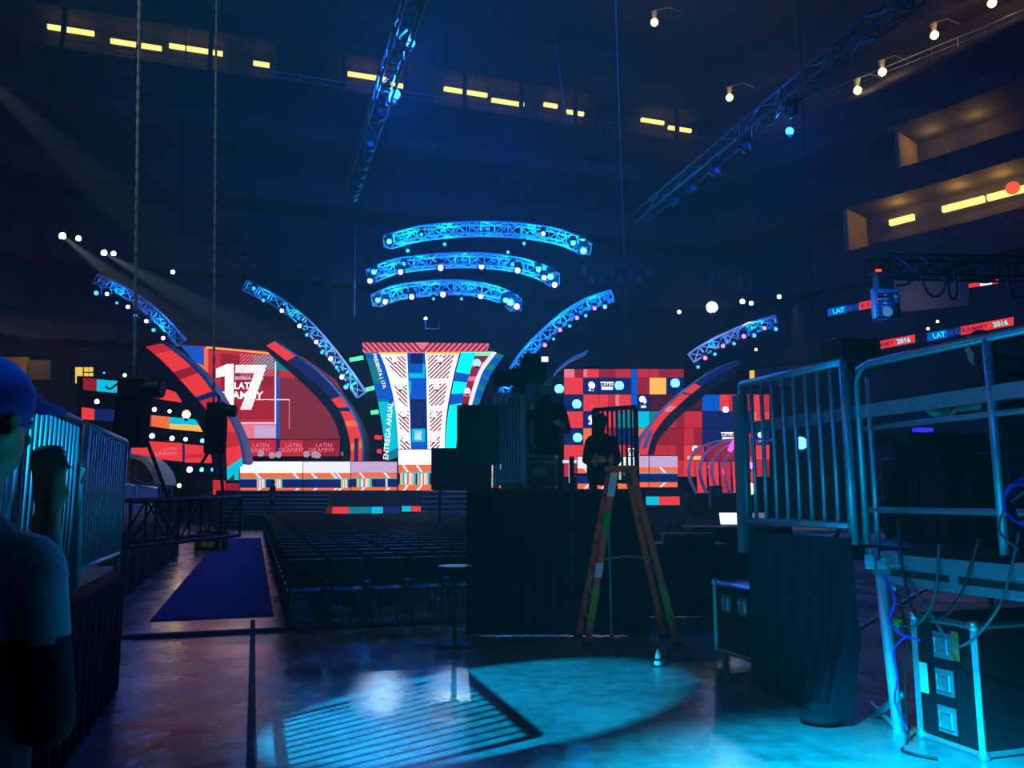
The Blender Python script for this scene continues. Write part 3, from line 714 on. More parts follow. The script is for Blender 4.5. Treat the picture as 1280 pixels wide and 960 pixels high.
# ================================================================ TRUSSES
def truss(pts3, w, name_label, m=TRUSSM, nseg=None, rc=.055, rl=.03, warm=True, energy=60, group=None, wcol=(0, 120, 255), up=UP, step=1.0):
    pts3 = [V(p) for p in pts3]
    L = [0]
    for a, b in zip(pts3, pts3[1:]): L.append(L[-1] + (b - a).length)
    n = nseg or max(2, round(L[-1] / step))
    def pt(s):
        for i in range(len(L) - 1):
            if s <= L[i + 1] + 1e-9: return pts3[i].lerp(pts3[i + 1], (s - L[i]) / max(1e-9, L[i + 1] - L[i]))
        return pts3[-1]
    C = [pt(L[-1] * i / n) for i in range(n + 1)]; F = []
    for i, c in enumerate(C):
        d = (C[min(i + 1, n)] - C[max(i - 1, 0)]).normalized(); x = d.cross(V((0, 1, 0)) if abs(d.y) < .8 else UP).normalized(); y = d.cross(x).normalized()
        F.append([c + x * w / 2 + y * w / 2, c - x * w / 2 + y * w / 2, c - x * w / 2 - y * w / 2, c + x * w / 2 - y * w / 2])
    th = thing('lighting_truss', C[0], name_label, 'truss', group)
    ch = MB(); la = MB(); wm = MB()
    for k in range(4): ch.tube([f[k] for f in F], rc, 6)
    for i in range(n + 1):
        for k in range(4): la.tube([F[i][k], F[i][(k + 1) % 4]], rl, 4)
        if i < n:
            for k in range(4):
                a, b = (k, (k + 1) % 4) if i % 2 else ((k + 1) % 4, k)
                la.tube([F[i][a], F[i + 1][b]], rl, 4)
                if k % 2 == 0 and random.random() < .5: la.tube([F[i][b], F[i + 1][a]], rl, 4)
    ch.build('chord', m, th); la.build('bracing', m, th)
    if warm:  # added blue boxes and point lights inside, to make the lattice bright
        nl = max(2, round(L[-1] / 2.4))
        for i in range(nl):
            c = pt(L[-1] * (i + .5) / nl); wm.box(c, (.22, .1, .1))
            point(c + V((0, -.15, .0)), energy * random.uniform(.5, 1.5), random.choice([wcol, (0, 190, 255), (0, 110, 255)]), .12, 'truss_fill_light')
        wm.build('truss_glow_box', WB, th)
    return th, pt, L[-1]
ARCS = [([(484, 303), (520, 293), (560, 288), (600, 286), (650, 288), (690, 294), (716, 302), (733, 312)], 'uppermost of the three blue lit curved trusses above centre stage'),
        ([(464, 345), (490, 334), (530, 328), (575, 325), (620, 327), (655, 333), (680, 342), (693, 350)], 'middle one of the three blue lit curved trusses above centre stage'),
        ([(470, 376), (495, 366), (530, 361), (565, 359), (600, 362), (622, 368), (636, 374), (645, 382)], 'lowest and shortest of the three blue lit curved trusses above centre stage')]
for pts, lab in ARCS:
    q = bez(pts, 4); n = len(q)
    truss([at(x, y, 44 - 2.0 * math.sin(math.pi * i / (n - 1))) for i, (x, y) in enumerate(q)], .62, lab, energy=160, step=.75, group='blue lit curved trusses')
SIDE = [([(121, 350), (150, 362), (180, 382), (205, 405), (226, 428)], 44, 'short blue lit curved truss hanging at far left of the stage'),
        ([(307, 357), (340, 373), (375, 398), (405, 430), (430, 462), (452, 494)], 44, 'long blue lit curved truss sloping down towards the central tower from the left'),
        ([(766, 370), (735, 380), (705, 398), (680, 420), (655, 446), (632, 484), (628, 500)], 44, 'blue lit curved truss sloping down towards the camera operator from the right'),
        ([(970, 401), (945, 408), (910, 422), (885, 434), (864, 448)], 44, 'short blue lit curved truss above the right arch')]
for pts, Yt, lab in SIDE:
    q = bez(pts, 4); truss([at(x, y, Yt + i * .05) for i, (x, y) in enumerate(q)], .56, lab, energy=160, step=.75, group='blue lit curved trusses')

# moving heads
def moving_head(p, lens, label, group, s=1.0):
    th = thing('moving_head_light', p, label, 'stage light', group)
    a = MB(); a.box(p + V((0, 0, .34 * s)), (.34 * s, .3 * s, .14 * s)); a.build('base', BLACK, th)
    a = MB(); a.box(p + V((-.19 * s, 0, .12 * s)), (.05 * s, .14 * s, .34 * s)); a.box(p + V((.19 * s, 0, .12 * s)), (.05 * s, .14 * s, .34 * s)); a.box(p + V((0, 0, .265 * s)), (.43 * s, .14 * s, .05 * s)); a.build('yoke', BLACK, th)
    a = MB(); a.tube([p + V((0, .2 * s, .02 * s)), p + V((0, -.12 * s, -.02 * s))], .15 * s, 12); a.build('head', BLACK, th, True)
    a = MB(); a.tube([p + V((0, -.12 * s, 0)), p + V((0, -.17 * s, -.01 * s))], .125 * s, 14); a.build('lens', lens, th, True)
    return th
protos = {}
def head_at(p, mk, label, group, s=1.0):
    key = (mk, s)
    if key not in protos: protos[key] = moving_head(V((0, 0, 0)), {'v': L_VIO, 'm': L_MAG, 'c': L_CYAN, 's': L_SMALL, 'b': L_BLUE, 'w': L_WHITE}[mk], label, group, s); protos[key].location = p; return protos[key]
    return copy_tree(protos[key], loc=p, label=label, group=group)
HEADS = {
 'under the uppermost central arc truss': [(487, 303, 'c', 1), (527, 294, 's', .7), (556, 306, 's', .7), (635, 316, 's', .7), (655, 305, 's', .7), (679, 293, 'v', .8), (716, 305, 'c', 1), (728, 303, 'c', 1), (729, 315, 'c', 1.4), (510, 314, 's', .8)],
 'under the middle central arc truss': [(463, 352, 'v', 1), (468, 341, 'c', 1), (501, 341, 'v', 1), (505, 331, 's', .8), (551, 336, 'v', 1.1), (602, 334, 'v', 1.1), (647, 339, 'v', 1.1), (641, 331, 's', .8), (673, 338, 'c', 1), (680, 348, 'v', 1), (688, 347, 'c', 1.3), (693, 357, 'v', 1.1)],
 'under the lowest central arc truss': [(473, 376, 'c', 1), (482, 378, 'v', 1), (515, 372, 'v', 1), (554, 369, 'v', 1.1), (601, 371, 'v', 1.1), (632, 376, 'c', 1), (638, 379, 'c', 1.4), (646, 384, 'v', 1.2), (542, 374, 's', .6), (577, 374, 's', .6)],
 'under the far left curved truss': [(122, 367, 's', 1), (135, 368, 'v', .8), (147, 379, 's', .6), (161, 384, 'v', .8), (170, 395, 's', .7), (184, 402, 'v', .8), (193, 413, 's', .8), (205, 423, 'v', .8)],
 'under the long left curved truss': [(318, 361, 's', .7), (330, 376, 's', .7), (375, 408, 'v', .8), (353, 389, 'v', .8), (384, 419, 's', .7), (396, 428, 'v', .8), (403, 441, 's', .7), (414, 449, 'v', .9), (428, 472, 'v', .9), (433, 484, 'b', .9), (421, 460, 's', .6)],
 'under the right inner curved truss': [(756, 384, 'c', .8), (743, 386, 'm', .8), (732, 395, 's', .7), (721, 398, 'm', .8), (712, 408, 's', .7), (700, 413, 'm', .8), (692, 424, 's', .6), (681, 432, 'm', .8)],
 'under the far right curved truss': [(969, 412, 's', .8), (955, 411, 'm', .7), (942, 420, 's', .8), (929, 421, 'm', .9), (917, 430, 's', .7), (903, 433, 'm', .8), (893, 443, 's', .7), (881, 448, 'm', .8), (872, 459, 's', .7)]}
nm = {'v': 'violet white', 'c': 'bright cyan', 's': 'small teal', 'm': 'magenta', 'b': 'blue', 'w': 'white'}
for where, L_ in HEADS.items():
    for k, (x, y, mk, s) in enumerate(sorted(L_)):
        head_at(at(x, y, 42.0 if 'arc truss' in where else 43.3), mk, '%s lamp %s, number %d from the left' % (nm[mk], where, k + 1), 'lamps ' + where, s)

# two long dark trusses running along the hall above
def line_truss(pxa, pxb, z, w, lab):
    a, b = atz(*pxa, z), atz(*pxb, z); return truss([a, b], w, lab, STEELD, warm=False, step=1.6, rc=.05, rl=.028)
t1 = line_truss((527, -30), (441, 232), 17, .6, 'long dark truss running away overhead left of the centre')
t2 = line_truss((1180, -40), (800, 272), 17, .6, 'long dark truss running away overhead at right')
for k, s in enumerate([.45, .62, .68, .74, .8, .86, .9, .94, .98]):
    p = t1[1](t1[2] * s) - UP * .75; head_at(p, 's', 'unlit moving head hung under the overhead left truss, number %d from the near end' % (k + 1), 'moving heads under the overhead left truss', 1.11)
for k, s in enumerate([.35, .5, .62, .72, .8]):
    p = t2[1](t2[2] * s) - UP * .75; head_at(p, 's', 'unlit moving head hung under the overhead right truss, number %d from the near end' % (k + 1), 'moving heads under the overhead right truss', 1.11)
for k, o_ in enumerate([o for o in bpy.data.objects if o.parent is None and 'unlit moving head' in str(o.get('label'))]):
    for c in o_.children:
        if c.name.startswith('lens'): c.data = c.data.copy() if k == 0 else c.data
GL = mat('dark_lens_glass', (60, 90, 120), .1)
for me in {c.data for o in bpy.data.objects if 'unlit moving head' in str(o.get('label')) for c in o.children if c.name.startswith('lens')}:
    me.materials.clear(); me.materials.append(GL)
for x, y, Yb, r, lab in [(513, 54, 27, .17, 'upper bright blue lamp on the overhead left truss'), (493, 118, 30, .24, 'lower and larger bright blue lamp on the overhead left truss'), (987, 164, 33, .18, 'small bright blue lamp on the overhead right truss')]:
    round_fixture(at(x, y, Yb), lab, L_BLUE, r); point(at(x, y, Yb - .8), 2600 * (r / .2) ** 3, (20, 90, 255), .2, 'blue_lamp_light')
round_fixture(at(890, 384, 43), 'dazzling white round spotlight right of centre', emi('lens_dazzling', (250, 255, 245), 40, False), .3)
round_fixture(at(1001, 554, 30), 'bright cyan lamp seen through the right barrier', L_CYAN, .24)
point(at(1001, 554, 29.4), 60, (40, 170, 255), .1, 'cyan_lamp_light')

# chains hanging from the roof
def chain(px, ytop, ybot, Y, r, lab, xb=None, m=ROPE):
    a, b = at(px, ytop, Y), at(px if xb is None else xb, ybot, Y); a = V((b.x, b.y, a.z + 0)) if False else a
    mb = MB(); n = max(20, int((a - b).length / .09)); n = min(n, 160)
    for i in range(n):
        p, q = a.lerp(b, i / n), a.lerp(b, (i + 1.15) / n)
        mb.tube([p, p.lerp(q, .5), q], r * (1 if i % 2 else .55), 4)
    o = mb.build('hoist_chain', m); return tag(o, lab, 'chain')
chain(175, -60, 470, 9.4, .02, 'long pale hoist chain above the nearer black hoist', xb=168)
chain(271, -60, 503, 10.8, .017, 'long straight hoist chain above the farther black hoist', xb=267)
chain(233, -60, 298, 30, .03, 'thin chain hanging between the two long hoist chains', xb=231, m=STEELD)
chain(768, -40, 430, 24, .02, 'thin cable hanging straight down right of the centre', xb=784)
chain(996, -40, 400, 26, .025, 'thin cable hanging at right beside the small blue lamp', xb=1016, m=BLKC)
chain(444, 240, 395, 41, .05, 'dark chain hanging below the far end of the overhead left truss', xb=443, m=STEELD)
mb = MB(); q = bez([(690, 0), (700, 90), (712, 160), (735, 197), (755, 185), (765, 120), (770, 40)], 8); mb.tube([at(x, y, 26) for x, y in q], .025, 4)
tag(mb.build('hanging_cable', BLKC), 'loose cable hanging in a loop from the roof near the centre', 'cable')
mb = MB(); mb.tube([at(135, 116, 40), at(235, 148, 39), at(300, 165, 38)], .05, 4); mb.tube([at(135, 120, 40), at(240, 146, 39)], .04, 4)
tag(mb.build('hanging_cable', GREYC), 'faint slanting cable across the upper left stand', 'cable')
# small dark fixtures & beam lamps
for k, (x, y, r) in enumerate([(78, 295, .2), (98, 298, .16), (130, 316, .17), (142, 317, .14), (216, 340, .12)]):
    round_fixture(at(x, y, 44), 'small white spotlight high at far left, number %d from the left' % (k + 1), L_WHITE, r, 'white spotlights at far left')
for k, (x, y, r) in enumerate([(928, 377, .14), (939, 379, .12), (974, 371, .12), (849, 390, .1)]):
    round_fixture(at(x, y, 44), 'tiny white spotlight near the dazzling lamp, number %d' % (k + 1), L_WHITE, r, 'white spotlights at right')
for k, (x, y) in enumerate([(930, 352), (770, 345), (390, 345), (290, 322)]):
    mb = MB(); c = at(x, y, 46)
    for j in range(8): 
        p = c + V(((j - 3.5) * .55, random.uniform(-.3, .3), random.uniform(-.3, .3))); mb.box(p, (.3, .3, .42)); mb.tube([p, p + UP * .7], .03, 4)
    mb.tube([c + V((-2.2, 0, .7)), c + V((2.2, 0, .7))], .06, 6)
    tag(mb.build('lamp_bar', STEELD), ['bar of unlit lamps catching light at right of centre', 'bar of unlit lamps above the right inner truss', 'bar of unlit lamps above the long left truss', 'bar of unlit lamps beside the left hoist chain'][k], 'lamp bar')
th = thing('follow_spot_bracket', at(533, 405, 45), 'small pale metal bracket above the central tower header', 'bracket')
mb = MB(); P_ = [at(x, y, 45) for x, y in [(532, 398), (532, 411), (549, 411), (549, 404)]]; mb.tube(P_, .05, 5); mb.build('frame', GALV, th)
mb = MB(); mb.ball(P_[0], .09, 8); mb.build('bulb', L_WHITE, th)

# ================================================================ CHAIRS ON THE FLOOR
def chair_parts(p, parent, joined=False):
    a = MB(); a.obox(p - B * .22 - A * .2 + UP * .43, B * .44, A * .42, V((0, 0, .05)))
    b = MB(); b.obox(p - B * .22 - A * .24 + UP * .52, B * .44, A * .045 - UP * 0, V((0, 0, .36)) - A * .06)
    f = []
    for sb in (-1, 1):
        for sa in (-1, 1):
            m = MB(); top = p + B * .2 * sb + A * (.18 if sa > 0 else -.22) + UP * (.44 if sa > 0 else .86)
            ft = p + B * .2 * sb + A * (.22 if sa > 0 else -.2); m.tube([ft, (ft + UP * .44) if sa < 0 else top, top], .012, 5); f.append(m)
    return a, b, f
o0 = V((0, 0, 0))
ca, cb_, cf = chair_parts(o0, None)
CH = thing('banquet_chair', o0, 'x', 'chair', 'black chairs on the arena floor')
ca.build('seat', CUSH, CH, bevel=.012); cb_.build('backrest', CUSH, CH, bevel=.012)
for m in cf: m.build('leg', CHRM, CH)
one = MB()
for m in (ca, cb_): one.add(m.v, m.f, 0)
for m in cf: one.add(m.v, m.f, 1)
FAR = one.build('banquet_chair', [CUSH, CHRM]); tag(FAR, 'x', 'chair', 'black chairs on the arena floor')
P0 = V((-2.68, 10.6, 0)); lst = []
for r in range(33):
    for c in range(26):
        p = P0 + A * (r * .92) + B * (c * .52); px = 640 + p.x / p.y * 1000
        if px < 324 or px > 592 or p.y > 41: continue
        lst.append((p.y, p, 'left', r, c))
P1 = V((2.9, 17.0, 0))
for r in range(26):
    for c in range(14):
        p = P1 + A * (r * .92) + B * (c * .52); px = 640 + p.x / p.y * 1000
        if px < 798 or px > 945 or p.y > 41: continue
        lst.append((p.y, p, 'right', r, c))
lst.sort(key=lambda t: t[0])
used0 = used1 = False
stuff = MB()
for i, (d, p, side, r, c) in enumerate(lst):
    lab = 'black chair in %s block, row %d from near end, seat %d from aisle' % (side, r + 1, c + 1)
    if i < 60:
        if not used0: CH.location = p; CH['label'] = lab; used0 = True
        else: copy_tree(CH, loc=p, label=lab)
    elif i < 300:
        if not used1: FAR.location = p; FAR['label'] = lab; used1 = True
        else: copy_tree(FAR, loc=p, label=lab)
    else:
        stuff.add([q + p for q in ca.v], ca.f, 0); stuff.add([q + p for q in cb_.v], cb_.f, 0)
        for m in cf: stuff.add([q + p for q in m.v], m.f, 1)
tag(stuff.build('banquet_chairs', [CUSH, CHRM]), 'farthest rows of black chairs before the stage', 'chairs', None, 'stuff')

# blue carpet and cable ramp
mb = MB(); p = atz(187, 777, 0); q = atz(335, 767, 0); w = B * 1.6
mb.obox(p, w, A * 23, V((0, 0, .012))); tag(mb.build('aisle_carpet', CARPET), 'long dark blue carpet laid along the left aisle', 'carpet')
mb = MB(); a = atz(96, 803, 0); L_ = 7.2
mb.prism([a, a + A * .07 + UP * .035, a + A * .2 + UP * .035, a + A * .27], B * L_); tag(mb.build('cable_ramp', RUB), 'low dark cable ramp lying across the floor', 'cable ramp')

# ================================================================ LEFT SIDE
def barrier(p, d, L, H, lab, nb=11, m=GALV, r=.022, group=None, bm=None):
    p, d = V(p), V(d).normalized(); th = thing('crowd_barrier', p, lab, 'barrier', group)
    for s in (0, 1):
        a = MB(); a.tube([p + d * L * s, p + d * L * s + UP * H], r * 1.25, 8); a.build('post', m, th, True)
    a = MB(); a.tube([p + UP * H, p + d * L + UP * H], r * 1.2, 8); a.build('top_rail', m, th, True)
    a = MB(); a.tube([p + UP * .12, p + d * L + UP * .12], r, 8); a.build('bottom_rail', m, th, True)
    if nb:
        for k in range(nb):
            q = p + d * L * (k + 1) / (nb + 1); a = MB(); a.tube([q + UP * .12, q + UP * H], r * .62, 6); a.build('bar', m, th, True)
    return th
DK = 1.06
LBM = mat('barrier_dull_steel', (62, 70, 80), .5, .5)
LB = V((-2.76, 5.08, DK))
dA = V((.304, -.953, 0))
barrier(LB, dA, 1.3, 1.07, 'cyan lit steel barrier on the left platform behind the nearest person', 12, m=LBM, group='barriers on the left platform')
barrier(LB + dA * 1.45, dA, 1.3, 1.07, 'steel barrier at the near end of the left platform', 13, group='barriers on the left platform')
barrier(LB - dA * 1.95 + V((0, 0, 0)), dA, 1.7, 1.07, 'dim steel barrier beyond the cyan lit one on the left platform', 15, group='barriers on the left platform')
mb = MB(); mb.obox(LB + dA * 3.2 - UP * .1, -dA * 5.4, -B * 2.4, V((0, 0, .1))); 
tag(mb.build('platform_deck', STAGEB), 'black deck of the left platform under the barriers', 'platform')
def wavy(p0, p1, z0, z1, amp, name, m, lab, cat, waves=14, par=None, flare=0, n=120, thick=.015):
    p0, p1 = V(p0), V(p1); p0.z = p1.z = 0; d = (p1 - p0).normalized(); nn = V((d.y, -d.x, 0)); mb = MB(); rows = []
    hs = 8
    for side in (0, 1):
        for j in range(hs + 1):
            t = j / hs; z = z1 + (z0 - z1) * t; row = []
            for i in range(n + 1):
                s = i / n; a = amp * (.35 + .65 * t) * (math.sin(s * waves * 6.283 + math.sin(s * 9) * 1.7) + .4 * math.sin(s * waves * 14 + 1)) + flare * t * t
                row.append(p0.lerp(p1, s) + nn * (a + side * thick) + UP * (z))
            rows.append(row)
    vs = [q for r in rows for q in r]; fs = []; W = n + 1
    for side in (0, 1):
        for j in range(hs):
            for i in range(n): b = (side * (hs + 1) + j) * W + i; fs.append((b, b + 1, b + 1 + W, b + W))
    mb.add(vs, fs)
    o = mb.build(name, m, par, True)
    if lab: tag(o, lab, cat)
    return o
wavy(LB + dA * 3.2 + B * .02, LB - dA * 2.2 + B * .02, 0.01, DK - .1, .02, 'platform_skirt', CLOTH, 'black cloth skirt hanging from the left platform', 'skirt', 20)
FA = V((-5.0, 9.0, 0)); FB = FA + A * 15
wavy(FA, FB, .01, 1.05, .035, 'masking_drape', DRAPE, 'dark pleated drape along the left aisle', 'drape', 30, n=240)
for k in range(3):
    barrier(FA - B * .35 + A * (k * 4.2) + UP * .0, A, 3.9, 1.9, 'tall grey barrier behind the pleated drape, number %d from the near end' % (k + 1), 22, group='barriers behind the pleated drape')
# hung truss and hoists
ta, tb = at(140, 655, 9.1), at(281, 645, 10.9)
th, pf, LL = truss([ta, tb], .5, 'short black box truss hanging from two hoists at left', mat('black_truss', (30, 31, 36), .4, .4), warm=False, nseg=5, rc=.028, rl=.016)
def hoist(px, y0, y1, Y, w, lab):
    p = at(px, (y0 + y1) / 2, Y); h = (y1 - y0) / 1000 * Y
    th = thing('chain_hoist', p, lab, 'chain hoist')
    mb = MB(); mb.box(p - UP * h * .12, (w, w * .8, h * .7)); mb.build('chain_bag', CLOTH, th, bevel=.04)
    mb = MB(); mb.box(p + UP * h * .33, (w * .9, w * .7, h * .26)); mb.tube([p + UP * h * .33, p + UP * h * .33 + V((w * 1.0, 0, -.02))], w * .33, 10); mb.build('motor', BLACK, th, bevel=.02)
    mb = MB(); mb.tube([p + UP * h * .45, p + UP * h * .55 + V((.03, 0, 0)), p + UP * h * .6, p + UP * h * .62 - V((.03, 0, 0))], .015, 6); mb.build('hook', STEELD, th, True)
    return p, h
ph, hh = hoist(166, 468, 562, 9.4, .34, 'nearer black chain hoist with hanging chain bag at left')
p2, h2 = hoist(270, 500, 570, 10.8, .26, 'farther black chain hoist above the right end of the hanging truss')
def sling(pts, lab, r=.022):
    mb = MB(); mb.tube(pts, r, 6); tag(mb.build('lifting_sling', BLKC), lab, 'sling')
sling([at(171, 518, 9.4), pf(0.02 * LL) + UP * .25], 'black sling from the nearer hoist to the truss end')
sling([at(171, 518, 9.4), pf(.45 * LL) + UP * .25], 'black sling from the nearer hoist to the truss middle')
sling([at(266, 556, 10.8), pf(.55 * LL) + UP * .25], 'black sling from the farther hoist to the truss middle')
sling([at(275, 556, 10.8), pf(.97 * LL) + UP * .25], 'black sling from the farther hoist to the truss end')
mb = MB(); q = bez([(132, 483), (138, 486), (150, 478), (160, 480)], 6); mb.tube([at(x, y, 9.3) for x, y in q], .012, 5); tag(mb.build('hoist_cable', BLKC), 'thin black cable curling out of the nearer hoist', 'cable')

# road cases
def road_case(c, u, v, h, z0, lab, cas=False, latch=3, face='v', nl=3, pitch=None, handles=3, lid=True):
    c, u, v = V(c), V(u), V(v); th = thing('road_case', c, lab, 'flight case')
    mb = MB(); mb.obox(c + UP * z0, u, v, V((0, 0, h))); mb.build('case_body', PLY, th)
    ed = MB(); e = .022
    cs = [c, c + u, c + u + v, c + v]; z1 = UP * (z0 + h); zz = UP * z0
    un, vn = u.normalized(), v.normalized()
    for i in range(4):
        ed.tube([cs[i] + zz, cs[i] + z1], e * 1.2, 4); ed.tube([cs[i] + zz, cs[(i + 1) % 4] + zz], e, 4); ed.tube([cs[i] + z1, cs[(i + 1) % 4] + z1], e, 4)
    ed.build('metal_edging', ALU, th)
    bc = MB()
    for q in cs:
        for zq in (zz, z1): bc = MB(); bc.ball(q + zq, .042, 8); bc.build('ball_corner', ALU, th, True)
    # handles on both visible faces
    outv = -un; 
    for k in range(handles):
        if handles == 3: cz = z0 + h * (.2 + .3 * k)
        else: cz = z0 + h * .72
        mid = c + v * .5 + UP * cz if handles == 3 else c + v * (.3 + .4 * k) + UP * cz
        m = MB(); hw, hz = .075, .085
        if True:
            m.obox(mid - vn * hw + outv * .012 - UP * hz, vn * 2 * hw, outv * .008, V((0, 0, 2 * hz)))
            m.tube([mid - vn * .05 + outv * .03 - UP * .05, mid + vn * .05 + outv * .03 - UP * .05, mid + vn * .05 + outv * .03 + UP * .05, mid - vn * .05 + outv * .03 + UP * .05, mid - vn * .05 + outv * .03 - UP * .05], .009, 6)
        m.build('recessed_handle', ALU, th)
    if cas:
        for q in cs:
            m = MB(); ctr = c + (u + v) * .5; qq = q + (ctr - q).normalized() * .08; m.tube([qq + B * .02 + UP * .045, qq - B * .02 + UP * .045], .045, 12); m.box(qq + UP * (z0 - .012), (.09, .09, .02)); m.build('caster', GALV, th)
    return th
CC = V((3.0, 5.37, 0))
rc = road_case(CC, B * 1.25, A * .5, .8, .02, 'large black flight case with bright metal edges under the right platform')
m = MB(); un = B; mid = CC + A * .1 + UP * .7; m.obox(mid - B * .028 - UP * .12, A * .06, -B * .004, V((0, 0, .19))); m.build('orange_label', TAGO, rc)
m = MB(); mid = CC + A * .38 + UP * .42; m.obox(mid - B * .028 - UP * .1, A * .07, -B * .004, V((0, 0, .2))); m.build('white_label', TAGW, rc)
road_case(V((2.30, 7.72, 0)), B * .55, A * .72, .66, .13, 'low wheeled black flight case beside the hanging cloth', cas=True, handles=2)
C3 = atz(243, 690, 0); 
th = thing('road_case', C3, 'small dark case with yellow edges at the far end of the aisle carpet', 'flight case')
YE_ = mat('yellow_edging', (200, 180, 90), .5); w = 32 / 1000 * C3.y
mb = MB(); mb.obox(C3, V((w, 0, 0)), V((0, .6, 0)), V((0, 0, w * .82))); mb.build('case_body', PLY, th)
mb = MB(); cs = [C3, C3 + V((w, 0, 0)), C3 + V((w, 0, w * .82)), C3 + V((0, 0, w * .82))]
for i in range(4): mb.tube([cs[i], cs[(i + 1) % 4]], .025, 4)
mb.tube([cs[0].lerp(cs[3], .6), cs[1].lerp(cs[2], .6)], .02, 4); mb.build('metal_edging', YE_, th)
mb = MB(); mb.box(C3 + V((w * .5, -.02, w * .3)), (w * .5, .03, w * .2)); mb.build('handle_plate', YE_, th)
point(C3 + V((.2, -1.6, 1.6)), 5, (255, 230, 150), .1, 'case_point_light')  # warm point light close in front of the small case

# ================================================================ CENTRE RISER
RZ = 1.74
Rp = V((-.56, 10.0, 0))
mb = MB(); mb.obox(Rp + UP * (RZ - .08), V((2.2, 0, 0)), V((0, 2.2, 0)), V((0, 0, .08))); tag(mb.build('camera_riser', STAGEB), 'black top deck of the camera riser behind the ladder', 'riser')
wavy(Rp + V((2.2, -.03, 0)), Rp + V((0, -.03, 0)), .01, RZ - .02, .018, 'riser_skirt', CLOTH, 'black cloth skirt around the camera riser', 'skirt', 14)
wavy(Rp + V((2.22, 2.2, 0)), Rp + V((2.22, 0, 0)), .01, RZ - .02, .018, 'riser_skirt', CLOTH, 'black cloth skirt on the right side of the riser', 'skirt', 10, n=60)
b1 = barrier(V((-.2, 10.05, RZ)), V((.93, .3, 0)), .36, 1.2, 'narrow grey barrier panel at the left edge of the riser', 8, r=.028, m=mat('barrier_slate', (130, 150, 175), .6, .1), group='barriers on the riser')
b2 = barrier(V((1.12, 10.9, RZ)), V((.93, -.6, 0)), .62, 1.1, 'dark barrier with vertical bars at the right edge of the riser', 8, m=mat('barrier_dark', (34, 38, 48), .5, .4), r=.026, group='barriers on the riser')
th = thing('flat_monitor', at(597, 583, 9.9), 'large black flat monitor back beside the riser barrier', 'monitor')
mb = MB(); pp(mb, rect(571, 506, 624, 581), 9.85, .09); mb.build('monitor_back', mat('monitor_plastic', (30, 34, 42), .55), th, bevel=.01)
mb = MB(); mb.tube([at(612, 580, 9.98), at(612, 600, 10.05), V((at(612, 600, 10.1).x, 10.1, RZ))], .025, 8); mb.tube([V((at(612, 600, 10.1).x, 10.1, RZ)), V((at(612, 600, 10.1).x, 10.1, RZ + .03))], .14, 12); mb.build('stand', STEELD, th)
mb = MB(); pp(mb, rect(539, 560, 610, 612), 26, .25); mb.tube([at(550, 611, 26.1), V((at(550, 611, 26.1).x, 26.1, 0))], .05, 6); mb.tube([at(600, 611, 26.1), V((at(600, 611, 26.1).x, 26.1, 0))], .05, 6)
tag(mb.build('blank_screen', mat('unlit_screen', (52, 56, 62), .5)), 'dark grey unlit screen left of the riser, over the chairs', 'screen')
cz = road_case(V((.16, 10.25, RZ)), V((.4, 0, 0)), V((0, .35, 0)), .4, .03, 'dark equipment case with pale edges on the riser', handles=0)
mb = MB(); mb.box((.36, 10.235, RZ + .24), (.16, .012, .12)); mb.build('name_plate', GREYP, cz)
mb = MB(); mb.box((.36, 10.24, RZ + .36), (.4, .01, .03)); mb.build('lid_band', GREYP, cz)

# camera on the riser
PC = at(650, 470, 10.5)
th = thing('broadcast_camera', V((PC.x, PC.y, RZ)), 'big black broadcast camera on the riser pointing left', 'camera')
mb = MB(); a, b = at(652, 466, 10.5), at(680, 462, 10.4); mb.box((a + b) / 2, (.34, .3, .3), rz=.1); mb.box(at(664, 449, 10.45), (.2, .16, .14)); mb.build('camera_body', BLACK, th, bevel=.02)
mb = MB(); mb.obox(at(617, 482, 10.6), V((.36, -.05, .04)), V((0, .26, 0)), V((-.02, 0, .2))); mb.build('box_lens', BLACK, th, bevel=.015)
mb = MB(); mb.box(at(681, 449, 10.1), (.1, .05, .09)); mb.build('viewfinder_case', BLACK, th)
mb = MB(); mb.box(at(681, 449, 10.065), (.085, .012, .065)); mb.build('viewfinder_screen', SCRW, th)
mb = MB(); base = V((PC.x, PC.y, RZ))
mb.tube([V((PC.x, PC.y, PC.z - .1)), base + UP * .9], .07, 10)
for k in range(3): t = k * 2.094 + .5; mb.tube([base + UP * .95, base + V((.38 * math.cos(t), .38 * math.sin(t), .0))], .03, 6)
mb.build('tripod', STEELD, th)

